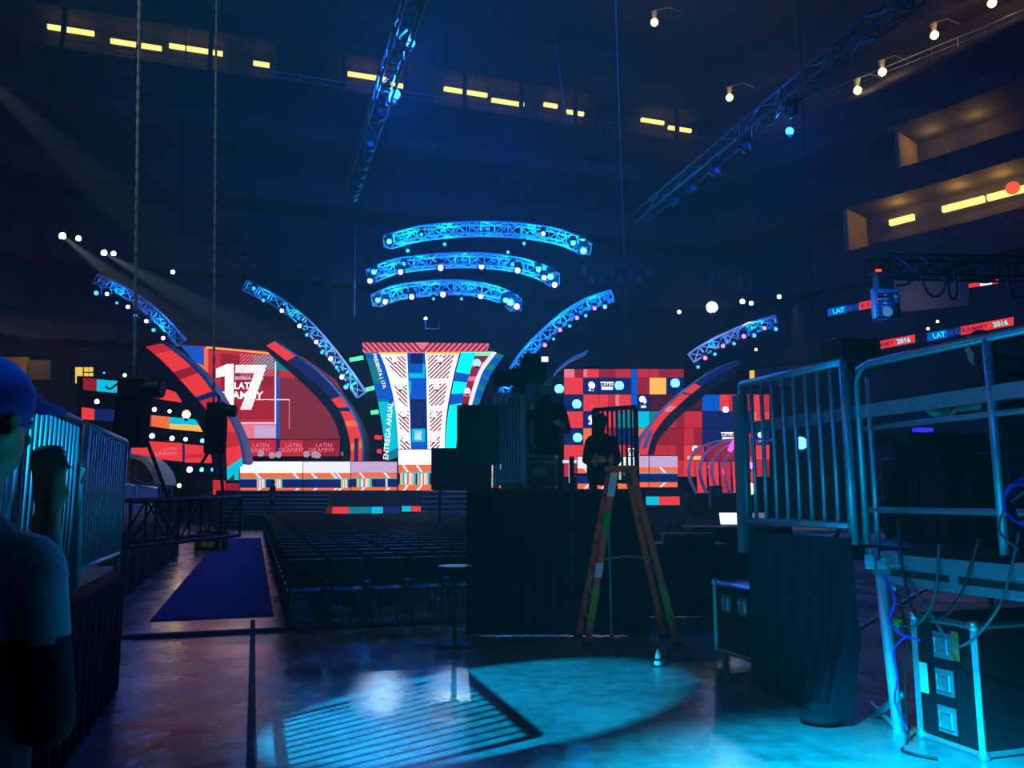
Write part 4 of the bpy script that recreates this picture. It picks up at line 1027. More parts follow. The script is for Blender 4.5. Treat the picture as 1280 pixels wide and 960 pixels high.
# ================================================================ PEOPLE
def person(name_lab, J, skinf, shirt, trousers, head, headr, look, voxel=.014, hands=(), hair=None, cap=None, haircol=HAIR, extra=None):
    """J: list of (p, q, r1, r2) tapered limbs; head centre and radius; look = facing direction"""
    mb = MB()
    def limb(p, q, a, b, n=14):
        p, q = V(p), V(q); mb.tube([p, q], a, n, r2=b); mb.ball(p, a, 12); mb.ball(q, b, 12)
    for p, q, a, b in J: limb(p, q, a, b)
    hc = V(head); f = V(look).normalized(); sd = V((-f.y, f.x, 0)).normalized(); r = headr
    def H(x, y, z): return hc + f * x + sd * y + UP * z
    # skull, jaw, nose, ears, brow
    mb.ball(H(-.005, 0, .02), r * .82, 16, 0, (1, 1, 1.12)); mb.ball(H(.012, 0, -.045), r * .66, 14, 0, (1, 1, 1.15)); mb.ball(H(.045, 0, -.085), r * .3, 10)
    mb.tube([H(r * .78, 0, .0), H(r * .98, 0, -.03)], .009, 8, r2=.014); mb.ball(H(r * .95, 0, -.035), .014, 8)
    mb.ball(H(r * .74, 0, -.066), .018, 8, 0, (1, 1, .6)); mb.ball(H(r * .72, 0, .022), .03, 8, 0, (1, 1, .4))
    for s in (-1, 1): mb.ball(H(-.005, s * r * .82, -.005), .026, 8, 0, (1, .5, 1.3)); 
    skinpts = [(hc, r * 1.25)]
    for wr, dr, side in hands:      # wrist, direction, thumb side
        wr, dr, side = V(wr), V(dr).normalized(), V(side).normalized(); up2 = dr.cross(side).normalized()
        limb(wr, wr + dr * .07, .027, .034, 10); skinpts.append((wr + dr * .08, .13))
        for i, (o, ln) in enumerate([(-.03, .06), (-.01, .075), (.01, .08), (.03, .07)]):
            k0 = wr + dr * .085 + side * o; k1 = k0 + dr * ln * .5 + up2 * .012; k2 = k1 + dr * ln * .35 + up2 * .03
            mb.tube([k0, k1, k2], .0095, 8, r2=.0075); mb.ball(k0, .0095, 8); mb.ball(k2, .0075, 8)
        t0 = wr + dr * .03 + side * .035; t1 = t0 + dr * .035 + side * .03; t2 = t1 + dr * .035 + up2 * .01
        mb.tube([t0, t1, t2], .012, 8, r2=.009); mb.ball(t2, .009, 8)
    o = mb.build('body_tmp', [skinf])
    rm = o.modifiers.new('r', 'REMESH'); rm.mode = 'VOXEL'; rm.voxel_size = voxel; rm.use_smooth_shade = True
    sm = o.modifiers.new('s', 'SMOOTH'); sm.iterations = 3; sm.factor = .5
    dg = bpy.context.evaluated_depsgraph_get(); me = bpy.data.meshes.new_from_object(o.evaluated_get(dg))
    bpy.data.objects.remove(o)
    me.materials.clear()
    for m in (skinf, shirt, trousers): me.materials.append(m)
    waist = extra if extra is not None else -99
    for pl in me.polygons:
        c = pl.center; mi = 1
        if any((c - q).length < rr for q, rr in skinpts): mi = 0
        elif c.z < waist: mi = 2
        pl.material_index = mi; pl.use_smooth = True
    th = bpy.data.objects.new('person', me); COL.objects.link(th); me.name = 'person'; tag(th, name_lab, 'person')
    mb = MB()
    for s in (-1, 1): mb.ball(H(r * .76, s * .03, .004), .0115, 8)
    mb.build('eyes', mat('eye_white', (200, 200, 200), .3), th, True)
    if cap:
        mb = MB(); mb.ball(H(-.008, 0, .045), r * .93, 16, 0, (1, 1, .95)); mb.prism([H(r * .6, -.06, .05), H(r * 1.5, -.04, .035), H(r * 1.5, .04, .035), H(r * .6, .06, .05)], (0, 0, .008)); mb.build('cap', cap, th, True)
    else:
        mb = MB(); mb.ball(H(-.02, 0, .035), r * .9, 16, 0, (1.02, 1, 1.05))
        if hair == 'long': mb.ball(H(-.05, 0, -.05), r * .85, 14, 0, (.8, 1.05, 1.6))
        mb.build('hair', haircol, th, True)
    return th
# nearest person at left edge, seen from behind-side, cropped by the picture edge
X0, Y0 = -1.10, 1.6
sh = 1.56
person('person in pale blue top and blue cap standing beside the left barriers, hand raised', [
    ((X0, Y0, 1.0), (X0, Y0, 1.25), .165, .17), ((X0, Y0, 1.25), (X0, Y0, 1.48), .17, .16),
    ((X0 - .12, Y0, 1.5), (X0 + .14, Y0, 1.5), .085, .085), ((X0, Y0, 1.5), (X0 + .0, Y0 + .02, 1.68), .062, .056),
    ((X0 + .17, Y0 - .01, 1.49), (X0 + .2, Y0 + .03, 1.22), .062, .05), ((X0 + .2, Y0 + .03, 1.22), (X0 + .1, Y0 + .14, 1.6), .045, .03),
    ((X0 - .18, Y0, 1.49), (X0 - .24, Y0 + .04, 1.2), .062, .05), ((X0 - .24, Y0 + .04, 1.2), (X0 - .18, Y0 + .25, 1.12), .045, .032),
    ((X0 + .09, Y0, .98), (X0 + .11, Y0 + .03, .52), .105, .065), ((X0 + .11, Y0 + .03, .52), (X0 + .11, Y0, .1), .065, .045), ((X0 + .11, Y0, .06), (X0 + .12, Y0 + .16, .05), .05, .04),
    ((X0 - .09, Y0, .98), (X0 - .1, Y0 + .05, .52), .105, .065), ((X0 - .1, Y0 + .05, .52), (X0 - .1, Y0, .1), .065, .045), ((X0 - .1, Y0, .06), (X0 - .1, Y0 + .16, .05), .05, .04)],
    SKIN, SHIRTB, JEANS, (X0 + .01, Y0 + .03, 1.80), .115, (.35, .93, 0), .012,
    [((X0 + .1, Y0 + .15, 1.62), (-.1, .0, 1), (.8, .4, 0)), ((X0 - .18, Y0 + .27, 1.12), (.2, 1, 0), (0, .1, 1))], cap=CAPM, extra=1.38)
# camera operator on the riser
ox, oy, oz = .47, 10.75, RZ
person('camera operator in dark clothes and pale cap behind the big camera on the riser', [
    ((ox, oy, oz + .55), (ox + .0, oy, oz + .8), .17, .18), ((ox, oy, oz + .8), (ox - .02, oy, oz + 1.08), .18, .16), ((ox - .15, oy, oz + 1.12), (ox + .15, oy, oz + 1.1), .09, .09), ((ox - .02, oy, oz + 1.15), (ox - .03, oy - .02, oz + 1.3), .062, .055),
    ((ox + .2, oy, oz + 1.08), (ox + .27, oy - .08, oz + .8), .07, .055), ((ox + .27, oy - .08, oz + .8), (ox + .2, oy - .3, oz + .84), .05, .035),
    ((ox - .2, oy, oz + 1.08), (ox - .3, oy - .1, oz + .88), .07, .055), ((ox - .3, oy - .1, oz + .88), (ox - .25, oy - .15, oz + 1.08), .05, .035),
    ((ox + .1, oy, oz + .52), (ox + .12, oy - .42, oz + .5), .1, .075), ((ox + .12, oy - .42, oz + .5), (ox + .12, oy - .4, oz + .1), .065, .045), ((ox + .12, oy - .4, oz + .06), (ox + .14, oy - .54, oz + .045), .045, .035),
    ((ox - .1, oy, oz + .52), (ox - .12, oy - .42, oz + .5), .1, .075), ((ox - .12, oy - .42, oz + .5), (ox - .14, oy - .4, oz + .1), .065, .045), ((ox - .14, oy - .4, oz + .06), (ox - .18, oy - .54, oz + .045), .045, .035)],
    SKIN, DARKC, DARKC, (ox - .03, oy - .03, oz + 1.42), .115, (-.8, -.4, 0), .016,
    [((ox + .19, oy - .32, oz + .85), (-.6, -.6, .2), (0, 0, 1)), ((ox - .25, oy - .15, oz + 1.1), (.2, .0, 1), (0, -1, 0))], cap=PALECAP, extra=.0)
mb = MB(); mb.tube([(ox, oy + .02, oz), (ox, oy + .02, oz + .38)], .03, 8); mb.tube([(ox, oy + .02, oz), (ox, oy + .02, oz + .02)], .2, 14); mb.tube([(ox, oy + .02, oz + .36), (ox, oy + .02, oz + .4)], .18, 14)
tag(mb.build('operator_stool', BLACK), 'black stool under the camera operator on the riser', 'stool')
# second person crouched right of the operator
sx, sy, sz = 1.16, 10.5, RZ
person('person in dark clothes with long hair crouching on the riser behind the ladder top', [
    ((sx, sy, sz + .22), (sx + .02, sy - .05, sz + .45), .16, .17), ((sx + .02, sy - .05, sz + .45), (sx, sy - .1, sz + .62), .17, .13), ((sx - .12, sy - .1, sz + .64), (sx + .14, sy - .1, sz + .64), .075, .075), ((sx, sy - .1, sz + .66), (sx - .01, sy - .12, sz + .78), .055, .05),
    ((sx + .17, sy - .1, sz + .62), (sx + .2, sy - .22, sz + .38), .055, .045), ((sx + .2, sy - .22, sz + .38), (sx + .06, sy - .36, sz + .36), .042, .03),
    ((sx - .16, sy - .1, sz + .62), (sx - .22, sy - .2, sz + .38), .055, .045), ((sx - .22, sy - .2, sz + .38), (sx - .1, sy - .36, sz + .36), .042, .03),
    ((sx + .1, sy, sz + .2), (sx + .14, sy - .36, sz + .42), .09, .07), ((sx + .14, sy - .36, sz + .42), (sx + .14, sy - .22, sz + .08), .06, .045), ((sx + .14, sy - .22, sz + .05), (sx + .14, sy - .38, sz + .04), .045, .035),
    ((sx - .1, sy, sz + .2), (sx - .14, sy - .36, sz + .42), .09, .07), ((sx - .14, sy - .36, sz + .42), (sx - .14, sy - .22, sz + .08), .06, .045), ((sx - .14, sy - .22, sz + .05), (sx - .14, sy - .38, sz + .04), .045, .035)],
    SKIN, DARKC, DARKC, (sx - .01, sy - .12, sz + .87), .105, (.4, .9, 0), .016,
    [((sx + .06, sy - .36, sz + .36), (-.8, -.3, .1), (0, 0, 1)), ((sx - .1, sy - .36, sz + .36), (.8, -.3, .1), (0, 0, 1))], hair='long', extra=.0)
# man walking near the stage stairs
mx_, my_ = at(340, 622, 42.3).x, 42.3; mz = 0.0
zf = at(340, 643, 42.3).z
mb = MB(); mb.box((mx_, my_, zf / 2), (2.6, .85, zf)); tag(mb.build('stage_block', STAGEB), 'dark low block the walking man stands on', 'platform')
person('man in dark clothes walking in front of the left stage fascia', [
    ((mx_, my_, zf + .95), (mx_, my_, zf + 1.2), .16, .17), ((mx_, my_, zf + 1.2), (mx_ + .04, my_, zf + 1.4), .17, .14), ((mx_, my_ - .17, zf + 1.42), (mx_, my_ + .17, zf + 1.42), .08, .08), ((mx_ + .03, my_, zf + 1.44), (mx_ + .04, my_, zf + 1.56), .055, .05),
    ((mx_, my_ - .2, zf + 1.4), (mx_ - .08, my_ - .24, zf + 1.12), .058, .045), ((mx_ - .08, my_ - .24, zf + 1.12), (mx_ + .1, my_ - .25, zf + .95), .042, .03),
    ((mx_, my_ + .2, zf + 1.4), (mx_ + .12, my_ + .24, zf + 1.14), .058, .045), ((mx_ + .12, my_ + .24, zf + 1.14), (mx_ + .25, my_ + .25, zf + 1.0), .042, .03),
    ((mx_, my_ - .09, zf + .92), (mx_ + .16, my_ - .1, zf + .5), .1, .065), ((mx_ + .16, my_ - .1, zf + .5), (mx_ + .2, my_ - .1, zf + .1), .065, .045), ((mx_ + .2, my_ - .1, zf + .06), (mx_ + .34, my_ - .1, zf + .05), .05, .04),
    ((mx_, my_ + .09, zf + .92), (mx_ - .04, my_ + .1, zf + .5), .1, .065), ((mx_ - .04, my_ + .1, zf + .5), (mx_ - .26, my_ + .1, zf + .14), .065, .045), ((mx_ - .27, my_ + .1, zf + .08), (mx_ - .15, my_ + .1, zf + .05), .05, .04)],
    SKIN, DARKC, DARKC, (mx_ + .05, my_, zf + 1.67), .11, (1, -.2, 0), .022, [((mx_ + .1, my_ - .25, zf + .93), (.8, 0, -.5), (0, 1, 0)), ((mx_ + .25, my_ + .25, zf + 1.0), (.8, 0, -.5), (0, 1, 0))], extra=0)

# ================================================================ LADDER
def ladder():
    N0, N1 = V((.84, 9.3, 0)), V((1.86, 9.3, 0)); W = V((-.05, .55, 0)); top = V((1.3, 9.38, 1.98)); tw = V((-.02, .3, 0))
    th = thing('step_ladder', (N0 + N1) / 2, 'orange fibreglass step ladder standing in front of the riser', 'ladder')
    def rail(a, b, tags, nm='rail'):
        d = (b - a); m = MB(); s = V((.036, 0, 0)); t = V((0, .022, 0)); m.obox(a - s - t, 2 * s, 2 * t, d); r = m.build(nm, FIBRE, th)
        for (f0, f1, mt, n2) in tags:
            q = MB(); s2, t2 = s * 1.12, t * 1.2; q.obox(a + d * f0 - s2 - t2, 2 * s2, 2 * t2, d * (f1 - f0)); q.build(n2, mt, r)
    fl, fr = top - V((.1, 0, 0)), top + V((.1, 0, 0))
    rail(N0, fl, [(.1, .34, TAGY, 'yellow_tape'), (.62, .76, TAGG, 'green_tape'), (.84, .98, TAGW, 'white_tape'), (.38, .46, TAGW, 'white_label')])
    rail(N1, fr, [(.12, .34, TAGY, 'yellow_tape')]); rail(N0 + W, fl + tw, []); rail(N1 + W, fr + tw, [])
    for k in range(1, 7):
        f = k / 7; a = N0.lerp(fl, f); b = (N0 + W).lerp(fl + tw, f); m = MB(); m.obox(a - V((.04, 0, .01)), V((.08, 0, 0)), b - a, V((0, 0, .022))); m.build('step', ALU, th)
    for k in (1, 3, 5):
        f = k / 7; a = N1.lerp(fr, f); b = (N1 + W).lerp(fr + tw, f); m = MB(); m.tube([a, b], .014, 6); m.build('rear_brace', ALU, th)
    m = MB(); m.obox(top - V((.16, .03, .02)), V((.32, 0, 0)), V((-.02, .38, 0)), V((0, 0, .06))); m.build('top_cap', FIBRE, th, bevel=.01)
    m = MB(); m.tube([N0.lerp(fl, .48), N0.lerp(fl, .5).lerp(N1.lerp(fr, .5), .5) + UP * .0, N1.lerp(fr, .48)], .01, 6); m.build('spreader', ALU, th)
    for q in (N0, N1, N0 + W, N1 + W): m = MB(); m.box(q + UP * .025, (.1, .08, .05)); m.build('foot', RUB, th)
ladder()
mb = MB(); x = at(720, 600, 9.9).x; 
p = atz(763, 790, 0); mb.tube([V((p.x - .03, 9.85, 0)), V((p.x - .05, 9.85, 1.75))], .022, 8); tag(mb.build('steel_pole', GALV), 'thin steel pole standing behind the ladder rungs', 'pole')
mb = MB(); p = at(715, 618, 9.88); mb.tube([V((p.x, 9.88, 0.5)), V((p.x, 9.88, 2.15))], .03, 8); mb.tube([V((p.x, 9.88, 1.93)), V((p.x + .35, 9.88, 1.93))], .018, 6)
tag(mb.build('access_handrail', STEELD), 'dark steel handrail post fixed to the riser front', 'handrail')
mb = MB(); mb.box(at(712, 577, 10.0), (.17, .04, .035)); mb.box(at(712, 577, 10.0) - UP * .14, (.02, .02, .25)); tag(mb.build('clip_lamp', emi('clip_light', (190, 215, 240), 1.2)), 'small white clip light on the riser beside the operator', 'lamp')
# bar table
p = at(569, 707, 9.3); th = thing('cocktail_table', V((p.x, p.y, 0)), 'thin round high table with slim stem beside the riser', 'table')
mb = MB(); mb.tube([p - UP * .03, p], .2, 20); mb.build('tabletop', STEELD, th); mb = MB(); mb.tube([V((p.x, p.y, 0)), p], .022, 8); mb.build('stem', STEELD, th); mb = MB(); mb.tube([V((p.x, p.y, 0)), V((p.x, p.y, .03))], .18, 20); mb.build('base', STEELD, th)
# floor box plate
p = atz(625, 788, 0); mb = MB(); mb.obox(p, B * .35, A * .4, V((0, 0, .012))); tag(mb.build('floor_plate', GREYP), 'small pale plate on the floor before the riser', 'floor plate')
# cone/cup
p = atz(823, 832, 0); th = thing('taped_cone', p, 'small white and black striped cone on the floor near the ladder', 'cone')
mb = MB(); mb.tube([p, p + UP * .16], .05, 12, r2=.015); mb.build('cone_body', TAGW, th, True); mb = MB(); mb.box(p + UP * .006, (.13, .13, .012)); mb.tube([p + UP * .05, p + UP * .075], .042, 12, r2=.036); mb.build('cone_base', BLKC, th)

# ================================================================ RIGHT PLATFORM
K0 = V((2.2, 7.6, 0)); dn = V((.304, -.953, 0)).normalized(); RT = V((.953, .304, 0)).normalized()
def E(s, z, out=0): return K0 + dn * s + RT * out + UP * z
DZ = 1.3
mb = MB(); mb.obox(E(0, DZ - .12), dn * 4.6, RT * 3.0, V((0, 0, .12))); tag(mb.build('platform_deck', STAGEB), 'dark deck of the right platform', 'platform')
th = thing('platform_side_beam', E(1.7, 1.1), 'pale metal side beam with long slots along the right platform', 'beam')
mb = MB(); mb.obox(E(1.75, 1.04, -.06), dn * 2.9, RT * .05, V((0, 0, .21))); mb.build('beam_plate', GALV, th)
for k, s in enumerate((1.84, 2.42, 3.05)): mb = MB(); mb.obox(E(s, 1.10, -.066), dn * .5, RT * .01, V((0, 0, .045))); mb.build('slot', RUB, th)
for k, s in enumerate((1.78, 2.86)): mb = MB(); mb.obox(E(s, 1.17, -.1), dn * .16, RT * .1, V((0, 0, .1))); mb.build('bracket', ALU, th, bevel=.01)
# round ended upper guard frame
th = thing('guard_rail', E(1.62, DZ), 'blue lit steel guard rail frame on the right platform', 'guard rail')
def rl(pts, r, nm, m=GALV): 
    a = MB(); a.tube(pts, r, 8); return a.build(nm, m, th, True)
tz = at(1062, 456, E(1.62, 0).y).z
rl([E(1.55, DZ), E(1.55, tz - .12), E(1.58, tz - .03), E(1.68, tz), E(4.4, tz)], .03, 'top_rail')
rl([E(1.66, DZ), E(1.66, tz - .1)], .022, 'post')
rl([E(2.72, DZ + .0), E(2.72, tz)], .03, 'post')
rl([E(1.6, 1.56), E(4.4, 1.56)], .022, 'lower_rail')
rl([E(1.6, 2.17), E(4.4, 2.17)], .02, 'mid_rail')
a = MB(); a.obox(E(.0, 2.25, -.02), dn * 4.4, RT * .05, V((0, 0, .1))); a.build('beam', GALV, th)
# barrier with bars
bp = E(.12, DZ + .02, -.08); tzb = at(940, 481, bp.y).z
b3 = barrier(bp, dn, 1.38, tzb - DZ - .02, 'blue lit crowd barrier with vertical bars on the right platform', 8, r=.03, group=None)
a = MB(); a.tube([E(1.5, 1.3, -.08), E(1.5, 2.68, -.08)], .035, 8); a.build('corner_post', GALV, b3, True)
a = MB(); a.obox(E(.05, 1.15, -.14), dn * .1, RT * .1, V((0, 0, 1.45))); a.build('end_post', GALV, b3)
# leg frame at front corner
th = thing('platform_leg_frame', E(1.81, 0), 'cyan lit tubular leg frame under the right platform', 'leg frame')
rl([E(1.80, 0, -.05), E(1.72, 1.1, -.05)], .04, 'post', TRUSSM)
rl([E(1.72, .04, .0), E(1.15, .04, .3), ], .02, 'floor_bar', ALU)
rl([E(1.8, .28, 0), E(1.5, .1, .1), E(1.35, .02, .15)], .024, 'diagonal_brace', ALU)
rl([E(1.8, .72, 0), E(1.35, .74, .25)], .024, 'cross_bar', ALU)
rl([E(1.8, 1.0, 0), E(1.45, 1.2, .2)], .022, 'diagonal_brace', ALU)
a = MB(); a.tube([E(1.80, 0, -.05), E(1.80, .03, -.05)], .07, 12); a.build('foot_plate', ALU, th)
a = MB()
for k in range(7): a.box(E(1.76 + random.uniform(-.08, .08), 1.25 + random.uniform(-.12, .12), random.uniform(-.12, -.03)), (.07, .07, .06), rz=k)
a.build('clamp', GALV, th, bevel=.008)
for s, l_ in ((.15, 'far'), (3.6, 'near')):
    m = MB(); m.tube([E(s, 0, .3), E(s, DZ - .12, .3)], .03, 8); m.tube([E(s, 0, 2.7), E(s, DZ - .12, 2.7)], .03, 8); m.tube([E(s, .1, .3), E(s, 1.1, 2.7)], .02, 6)
    tag(m.build('platform_leg_frame', ALU), 'plain leg frame under the %s end of the right platform' % l_, 'leg frame')
# black hanging cloth with a gathered tail
def hanging_cloth():
    mb = MB(); n, hs = 90, 26; rows = []
    for side in (0, 1):
        for j in range(hs + 1):
            t = j / hs; row = []
            for i in range(n + 1):
                s = i / n; S = .24 + s * 1.30
                S2 = S + (1.34 - S) * (.0 if s < .45 else (s - .45) / .55 * .25) * max(0, t - .3)
                z = DZ + .05 - t * (DZ + .04 - (.0 if s > .6 else 0.02))
                if t > .9 and s > .5: z = max(z, .02)
                amp = .012 + .075 * t * (.25 + s)
                a = amp * math.sin(s * 52 + 2 * math.sin(s * 7) + t * 1.2) + .3 * amp * math.sin(s * 111)
                out = -.14 - a - .22 * max(0, t - .55) * max(0, s - .35) * 2.5
                row.append(E(S2, max(z, .012), out - side * .008))
            rows.append(row)
    vs = [q for r in rows for q in r]; W = n + 1; fs = []
    for side in (0, 1):
        for j in range(hs):
            for i in range(n): b = (side * (hs + 1) + j) * W + i; fs.append((b, b + 1, b + 1 + W, b + W))
    mb.add(vs, fs); o = mb.build('hanging_cloth', DRAPE, smooth=True); tag(o, 'black cloth hanging in folds to the floor from the right platform', 'cloth')
    # tail bundle
    c = E(1.38, .0, -.36); m = MB(); m.ball(c + UP * .05, .15, 18, 0, (1.1, .9, .36)); m.ball(c + UP * .1 + V((.02, .02, 0)), .1, 14, 0, (1.1, .8, .6)); m.build('gathered_hem', DRAPE, o, True)
hanging_cloth()
# cables
def cable(pts, m, r, lab, nm='power_cable'):
    mb = MB(); mb.tube([V(p) for p in bez([tuple(p) for p in pts], 8)], r, 6); return tag(mb.build(nm, m, smooth=True), lab, 'cable')
cable([E(1.78, 1.1, -.08), E(1.9, .95, -.1), E(1.84, .8, -.1), E(1.95, .72, -.12), E(2.1, .7, -.1)], VIOC, .008, 'violet cable looping beside the leg frame')
cable([E(2.0, .72, -.1), E(1.88, .6, -.12), E(1.92, .42, -.14), E(1.86, .25, -.12), E(2.0, .1, -.16)], VIOC, .007, 'violet cable trailing down to the floor by the large case')
cable([E(1.88, 1.0, -.06), E(1.93, .7, -.05), E(1.9, .4, -.06), E(1.93, .02, -.1), E(2.1, .015, -.3), E(2.3, .015, -.22)], BLKC, .009, 'black cable running down the leg frame and across the floor')
cable([E(2.3, 1.35, -.08), E(2.25, 1.0, -.1), E(2.1, .8, -.12), E(1.95, .78, -.12)], GREYC, .009, 'grey cable hanging across the slotted beam')
cable([E(2.9, 1.45, -.08), E(2.75, 1.0, -.12), E(2.45, .72, -.14), E(2.2, .9, -.1), E(2.0, 1.1, -.08)], GREYC, .009, 'long grey cable sagging under the slotted beam')
cable([E(1.95, 1.5, -.08), E(2.0, 1.1, -.1), E(2.1, .85, -.1), E(2.4, .95, -.1), E(2.6, 1.4, -.06)], BLKC, .01, 'black cable sagging under the slotted beam')
cable([E(3.05, 1.75, -.05), E(2.85, 1.6, -.1), E(2.8, 1.45, -.12), E(2.9, 1.35, -.1)], GREYC, .008, 'pale cable curling out of the blue coil')
m = MB(); m.box(E(1.93, .79, -.12), (.05, .04, .05)); tag(m.build('cable_connector', TAGG), 'small green plug hanging among the violet cables', 'plug')
mb = MB(); c = E(2.98, 1.62, -.08)
for k in range(9):
    R = .13 - .004 * k; mb.tube([c + dn * R * math.cos(t * .42) + UP * R * 1.15 * math.sin(t * .42) - RT * (.012 * k - .02) for t in range(16)], .012, 6)
tag(mb.build('cable_coil', BLUECABLE, smooth=True), 'thick coil of blue cable hanging on the right platform rail', 'cable coil')
# equipment and people on right platform
fy = E(2.2, 0, .9)
gx, gy = fy.x, fy.y
person('person in dark clothes bending over equipment behind the right guard rail', [
    ((gx, gy, DZ + .85), (gx - .05, gy, DZ + 1.1), .16, .17), ((gx - .05, gy, DZ + 1.1), (gx - .16, gy, DZ + 1.25), .17, .14), ((gx - .16, gy - .16, DZ + 1.27), (gx - .14, gy + .16, DZ + 1.27), .08, .08), ((gx - .18, gy, DZ + 1.28), (gx - .26, gy, DZ + 1.36), .055, .05),
    ((gx - .16, gy - .2, DZ + 1.25), (gx - .3, gy - .24, DZ + 1.02), .058, .045), ((gx - .3, gy - .24, DZ + 1.02), (gx - .5, gy - .2, DZ + .98), .042, .03),
    ((gx - .14, gy + .2, DZ + 1.25), (gx - .28, gy + .24, DZ + 1.0), .058, .045), ((gx - .28, gy + .24, DZ + 1.0), (gx - .48, gy + .2, DZ + .98), .042, .03),
    ((gx, gy - .1, DZ + .84), (gx, gy - .1, DZ + .48), .1, .065), ((gx, gy - .1, DZ + .48), (gx + .03, gy - .1, DZ + .08), .065, .045), ((gx + .02, gy - .1, DZ + .05), (gx - .12, gy - .1, DZ + .045), .045, .035),
    ((gx, gy + .1, DZ + .84), (gx, gy + .1, DZ + .48), .1, .065), ((gx, gy + .1, DZ + .48), (gx + .03, gy + .1, DZ + .08), .065, .045), ((gx + .02, gy + .1, DZ + .05), (gx - .12, gy + .1, DZ + .045), .045, .035)],
    SKIN, DARKC, DARKC, (gx - .3, gy, DZ + 1.43), .11, (-.2, .95, 0), .016, [((gx - .5, gy - .2, DZ + .98), (-1, .1, -.1), (0, 1, 0)), ((gx - .48, gy + .2, DZ + .98), (-1, -.1, -.1), (0, -1, 0))], hair='long', extra=0)
# console table with equipment behind rail
c = E(1.35, DZ, .75)
th = thing('control_desk', c, 'dark control desk with glowing blue buttons behind the right guard rail', 'desk')
mb = MB(); mb.box(c + UP * .82, (.75, .6, .06), rz=AZ); mb.box(c + UP * .4, (.06, .5, .8), rz=AZ); mb.box(c + RT * .3 + UP * .4, (.05, .5, .8), rz=AZ); mb.build('desk_top', BLACK, th)
mb = MB(); mb.box(c + UP * .9 + RT * .05, (.14, .08, .03), rz=AZ); mb.build('blue_buttons', emi('button_blue', (50, 40, 230), 1.2, False), th)
# black hood box left
c = at(1062, 440, 7.0); th = thing('camera_hood', V((c.x, c.y, DZ)), 'dark hooded monitor box standing behind the right barrier', 'monitor')
mb = MB(); mb.box(c, (.42, .3, .2), rz=.3); mb.build('hood', BLACK, th, bevel=.01); mb = MB(); mb.tube([V((c.x, c.y, DZ)), c - UP * .08], .03, 8)
for k in range(3): t = k * 2.1; mb.tube([V((c.x, c.y, DZ + .5)), V((c.x + .25 * math.cos(t), c.y + .25 * math.sin(t), DZ))], .018, 6)
mb.build('stand', STEELD, th)
mb = MB(); c = E(3.0, 1.92 + .2, 1.4); mb.box(at(1250, 478, 5.9), (.1, .05, .04)); mb.tube([at(1250, 478, 5.95), V((at(1250, 478, 5.95).x, 5.95, DZ))], .02, 6, 1); tag(mb.build('indicator_lamp', [REDL, STEELD]), 'small red indicator light on a stand at far right', 'lamp')
# lit white screen seen under the deck rail
c = at(1160, 600, 8.2); th = thing('lit_display', c, 'small bright white screen behind dark struts under the guard rail', 'screen')
mb = MB(); pp(mb, rect(1143, 595, 1172, 620), 8.2, .04); mb.build('display', SCRW, th); mb = MB()
pp(mb, rect(1139, 590, 1177, 624), 8.26, .08)
mb.tube([at(1140, 625, 8.1), at(1172, 592, 8.1)], .035, 6); mb.tube([at(1144, 592, 8.1), at(1176, 624, 8.1)], .03, 6); mb.tube([at(1158, 624, 8.15), V((at(1158, 624, 8.15).x, 8.15, DZ))], .03, 6); mb.build('strut', BLACK, th)
# black back masking of the platform
mb = MB(); mb.obox(E(-.1, DZ, 2.95), dn * 4.7, RT * .05, V((0, 0, .95))); tag(mb.build('platform_backcloth', CLOTH), 'black cloth closing the back of the right platform', 'cloth')
mb = MB(); q = [E(.5 + .02, DZ, 1.2)]; mb.obox(E(.3, DZ, 1.3), dn * 2.4, RT * .5, V((0, 0, .72))); tag(mb.build('equipment_rack', BLACK, bevel=.02), 'low black equipment rack on the right platform', 'rack')

# mixing tables behind the riser at right
def desk(px0, px1, Yd, h, lab):
    a, b = (px0 - 640) / 1000 * Yd, (px1 - 640) / 1000 * Yd; th = thing('equipment_table', V(((a + b) / 2, Yd, 0)), lab, 'table')
    mb = MB(); mb.obox((a, Yd, h - .04), (b - a, 0, 0), (0, .8, 0), (0, 0, .04)); mb.build('tabletop', BLACK, th)
    wavy((b, Yd + .0, 0), (a, Yd + .0, 0), .01, h - .04, .015, 'table_cloth', CLOTH, None, None, 12, par=th, n=80); return th
desk(802, 905, 11.5, 1.0, 'black draped equipment table between ladder and wheeled case')
desk(862, 985, 14, 1.15, 'black draped equipment table carrying two bright laptops')
for k, (x0, y, w_, m, lab) in enumerate([(905, 650, 22, SCRW, 'open laptop with a bright white screen on the draped table'), (940, 652, 24, SCRG, 'open laptop with a dim grey screen beside the bright one')]):
    p = at(x0 + 11, 655, 14.3); p.z = 1.15; w = .34; th = thing('laptop', p, lab, 'laptop')
    mb = MB(); mb.box(p + V((0, 0, .012)), (w, .24, .02)); mb.build('keyboard_base', STEELD, th)
    mb = MB(); s0 = p + V((-w / 2 - .03, .12, .02)); mb.obox(s0, (w, 0, 0), (0, .08, .22), (0, .012, 0)); mb.build('lid', BLACK, th)
    mb = MB(); mb.obox(s0 + V((.015, -.004, .012)), (w - .03, 0, 0), (0, .072, .2), (0, .003, 0)); mb.build('screen', m, th)
for k, (x, y) in enumerate([(838, 650), (862, 655), (880, 648)]):
    p = at(x, y, 11.8); p.z = 1.0; mb = MB(); mb.box(p + UP * .07, (.25, .25, .14)); mb.tube([p + UP * .1 + V((.05, -.13, 0)), p + UP * .1 + V((.05, -.15, 0))], .02, 8, 1)
    tag(mb.build('desk_device', [STEELD, GREYP], bevel=.01), ['small dark device at the left end of the nearer draped table', 'small dark device in the middle of the nearer draped table', 'small dark device at the right end of the nearer draped table'][k], 'device')

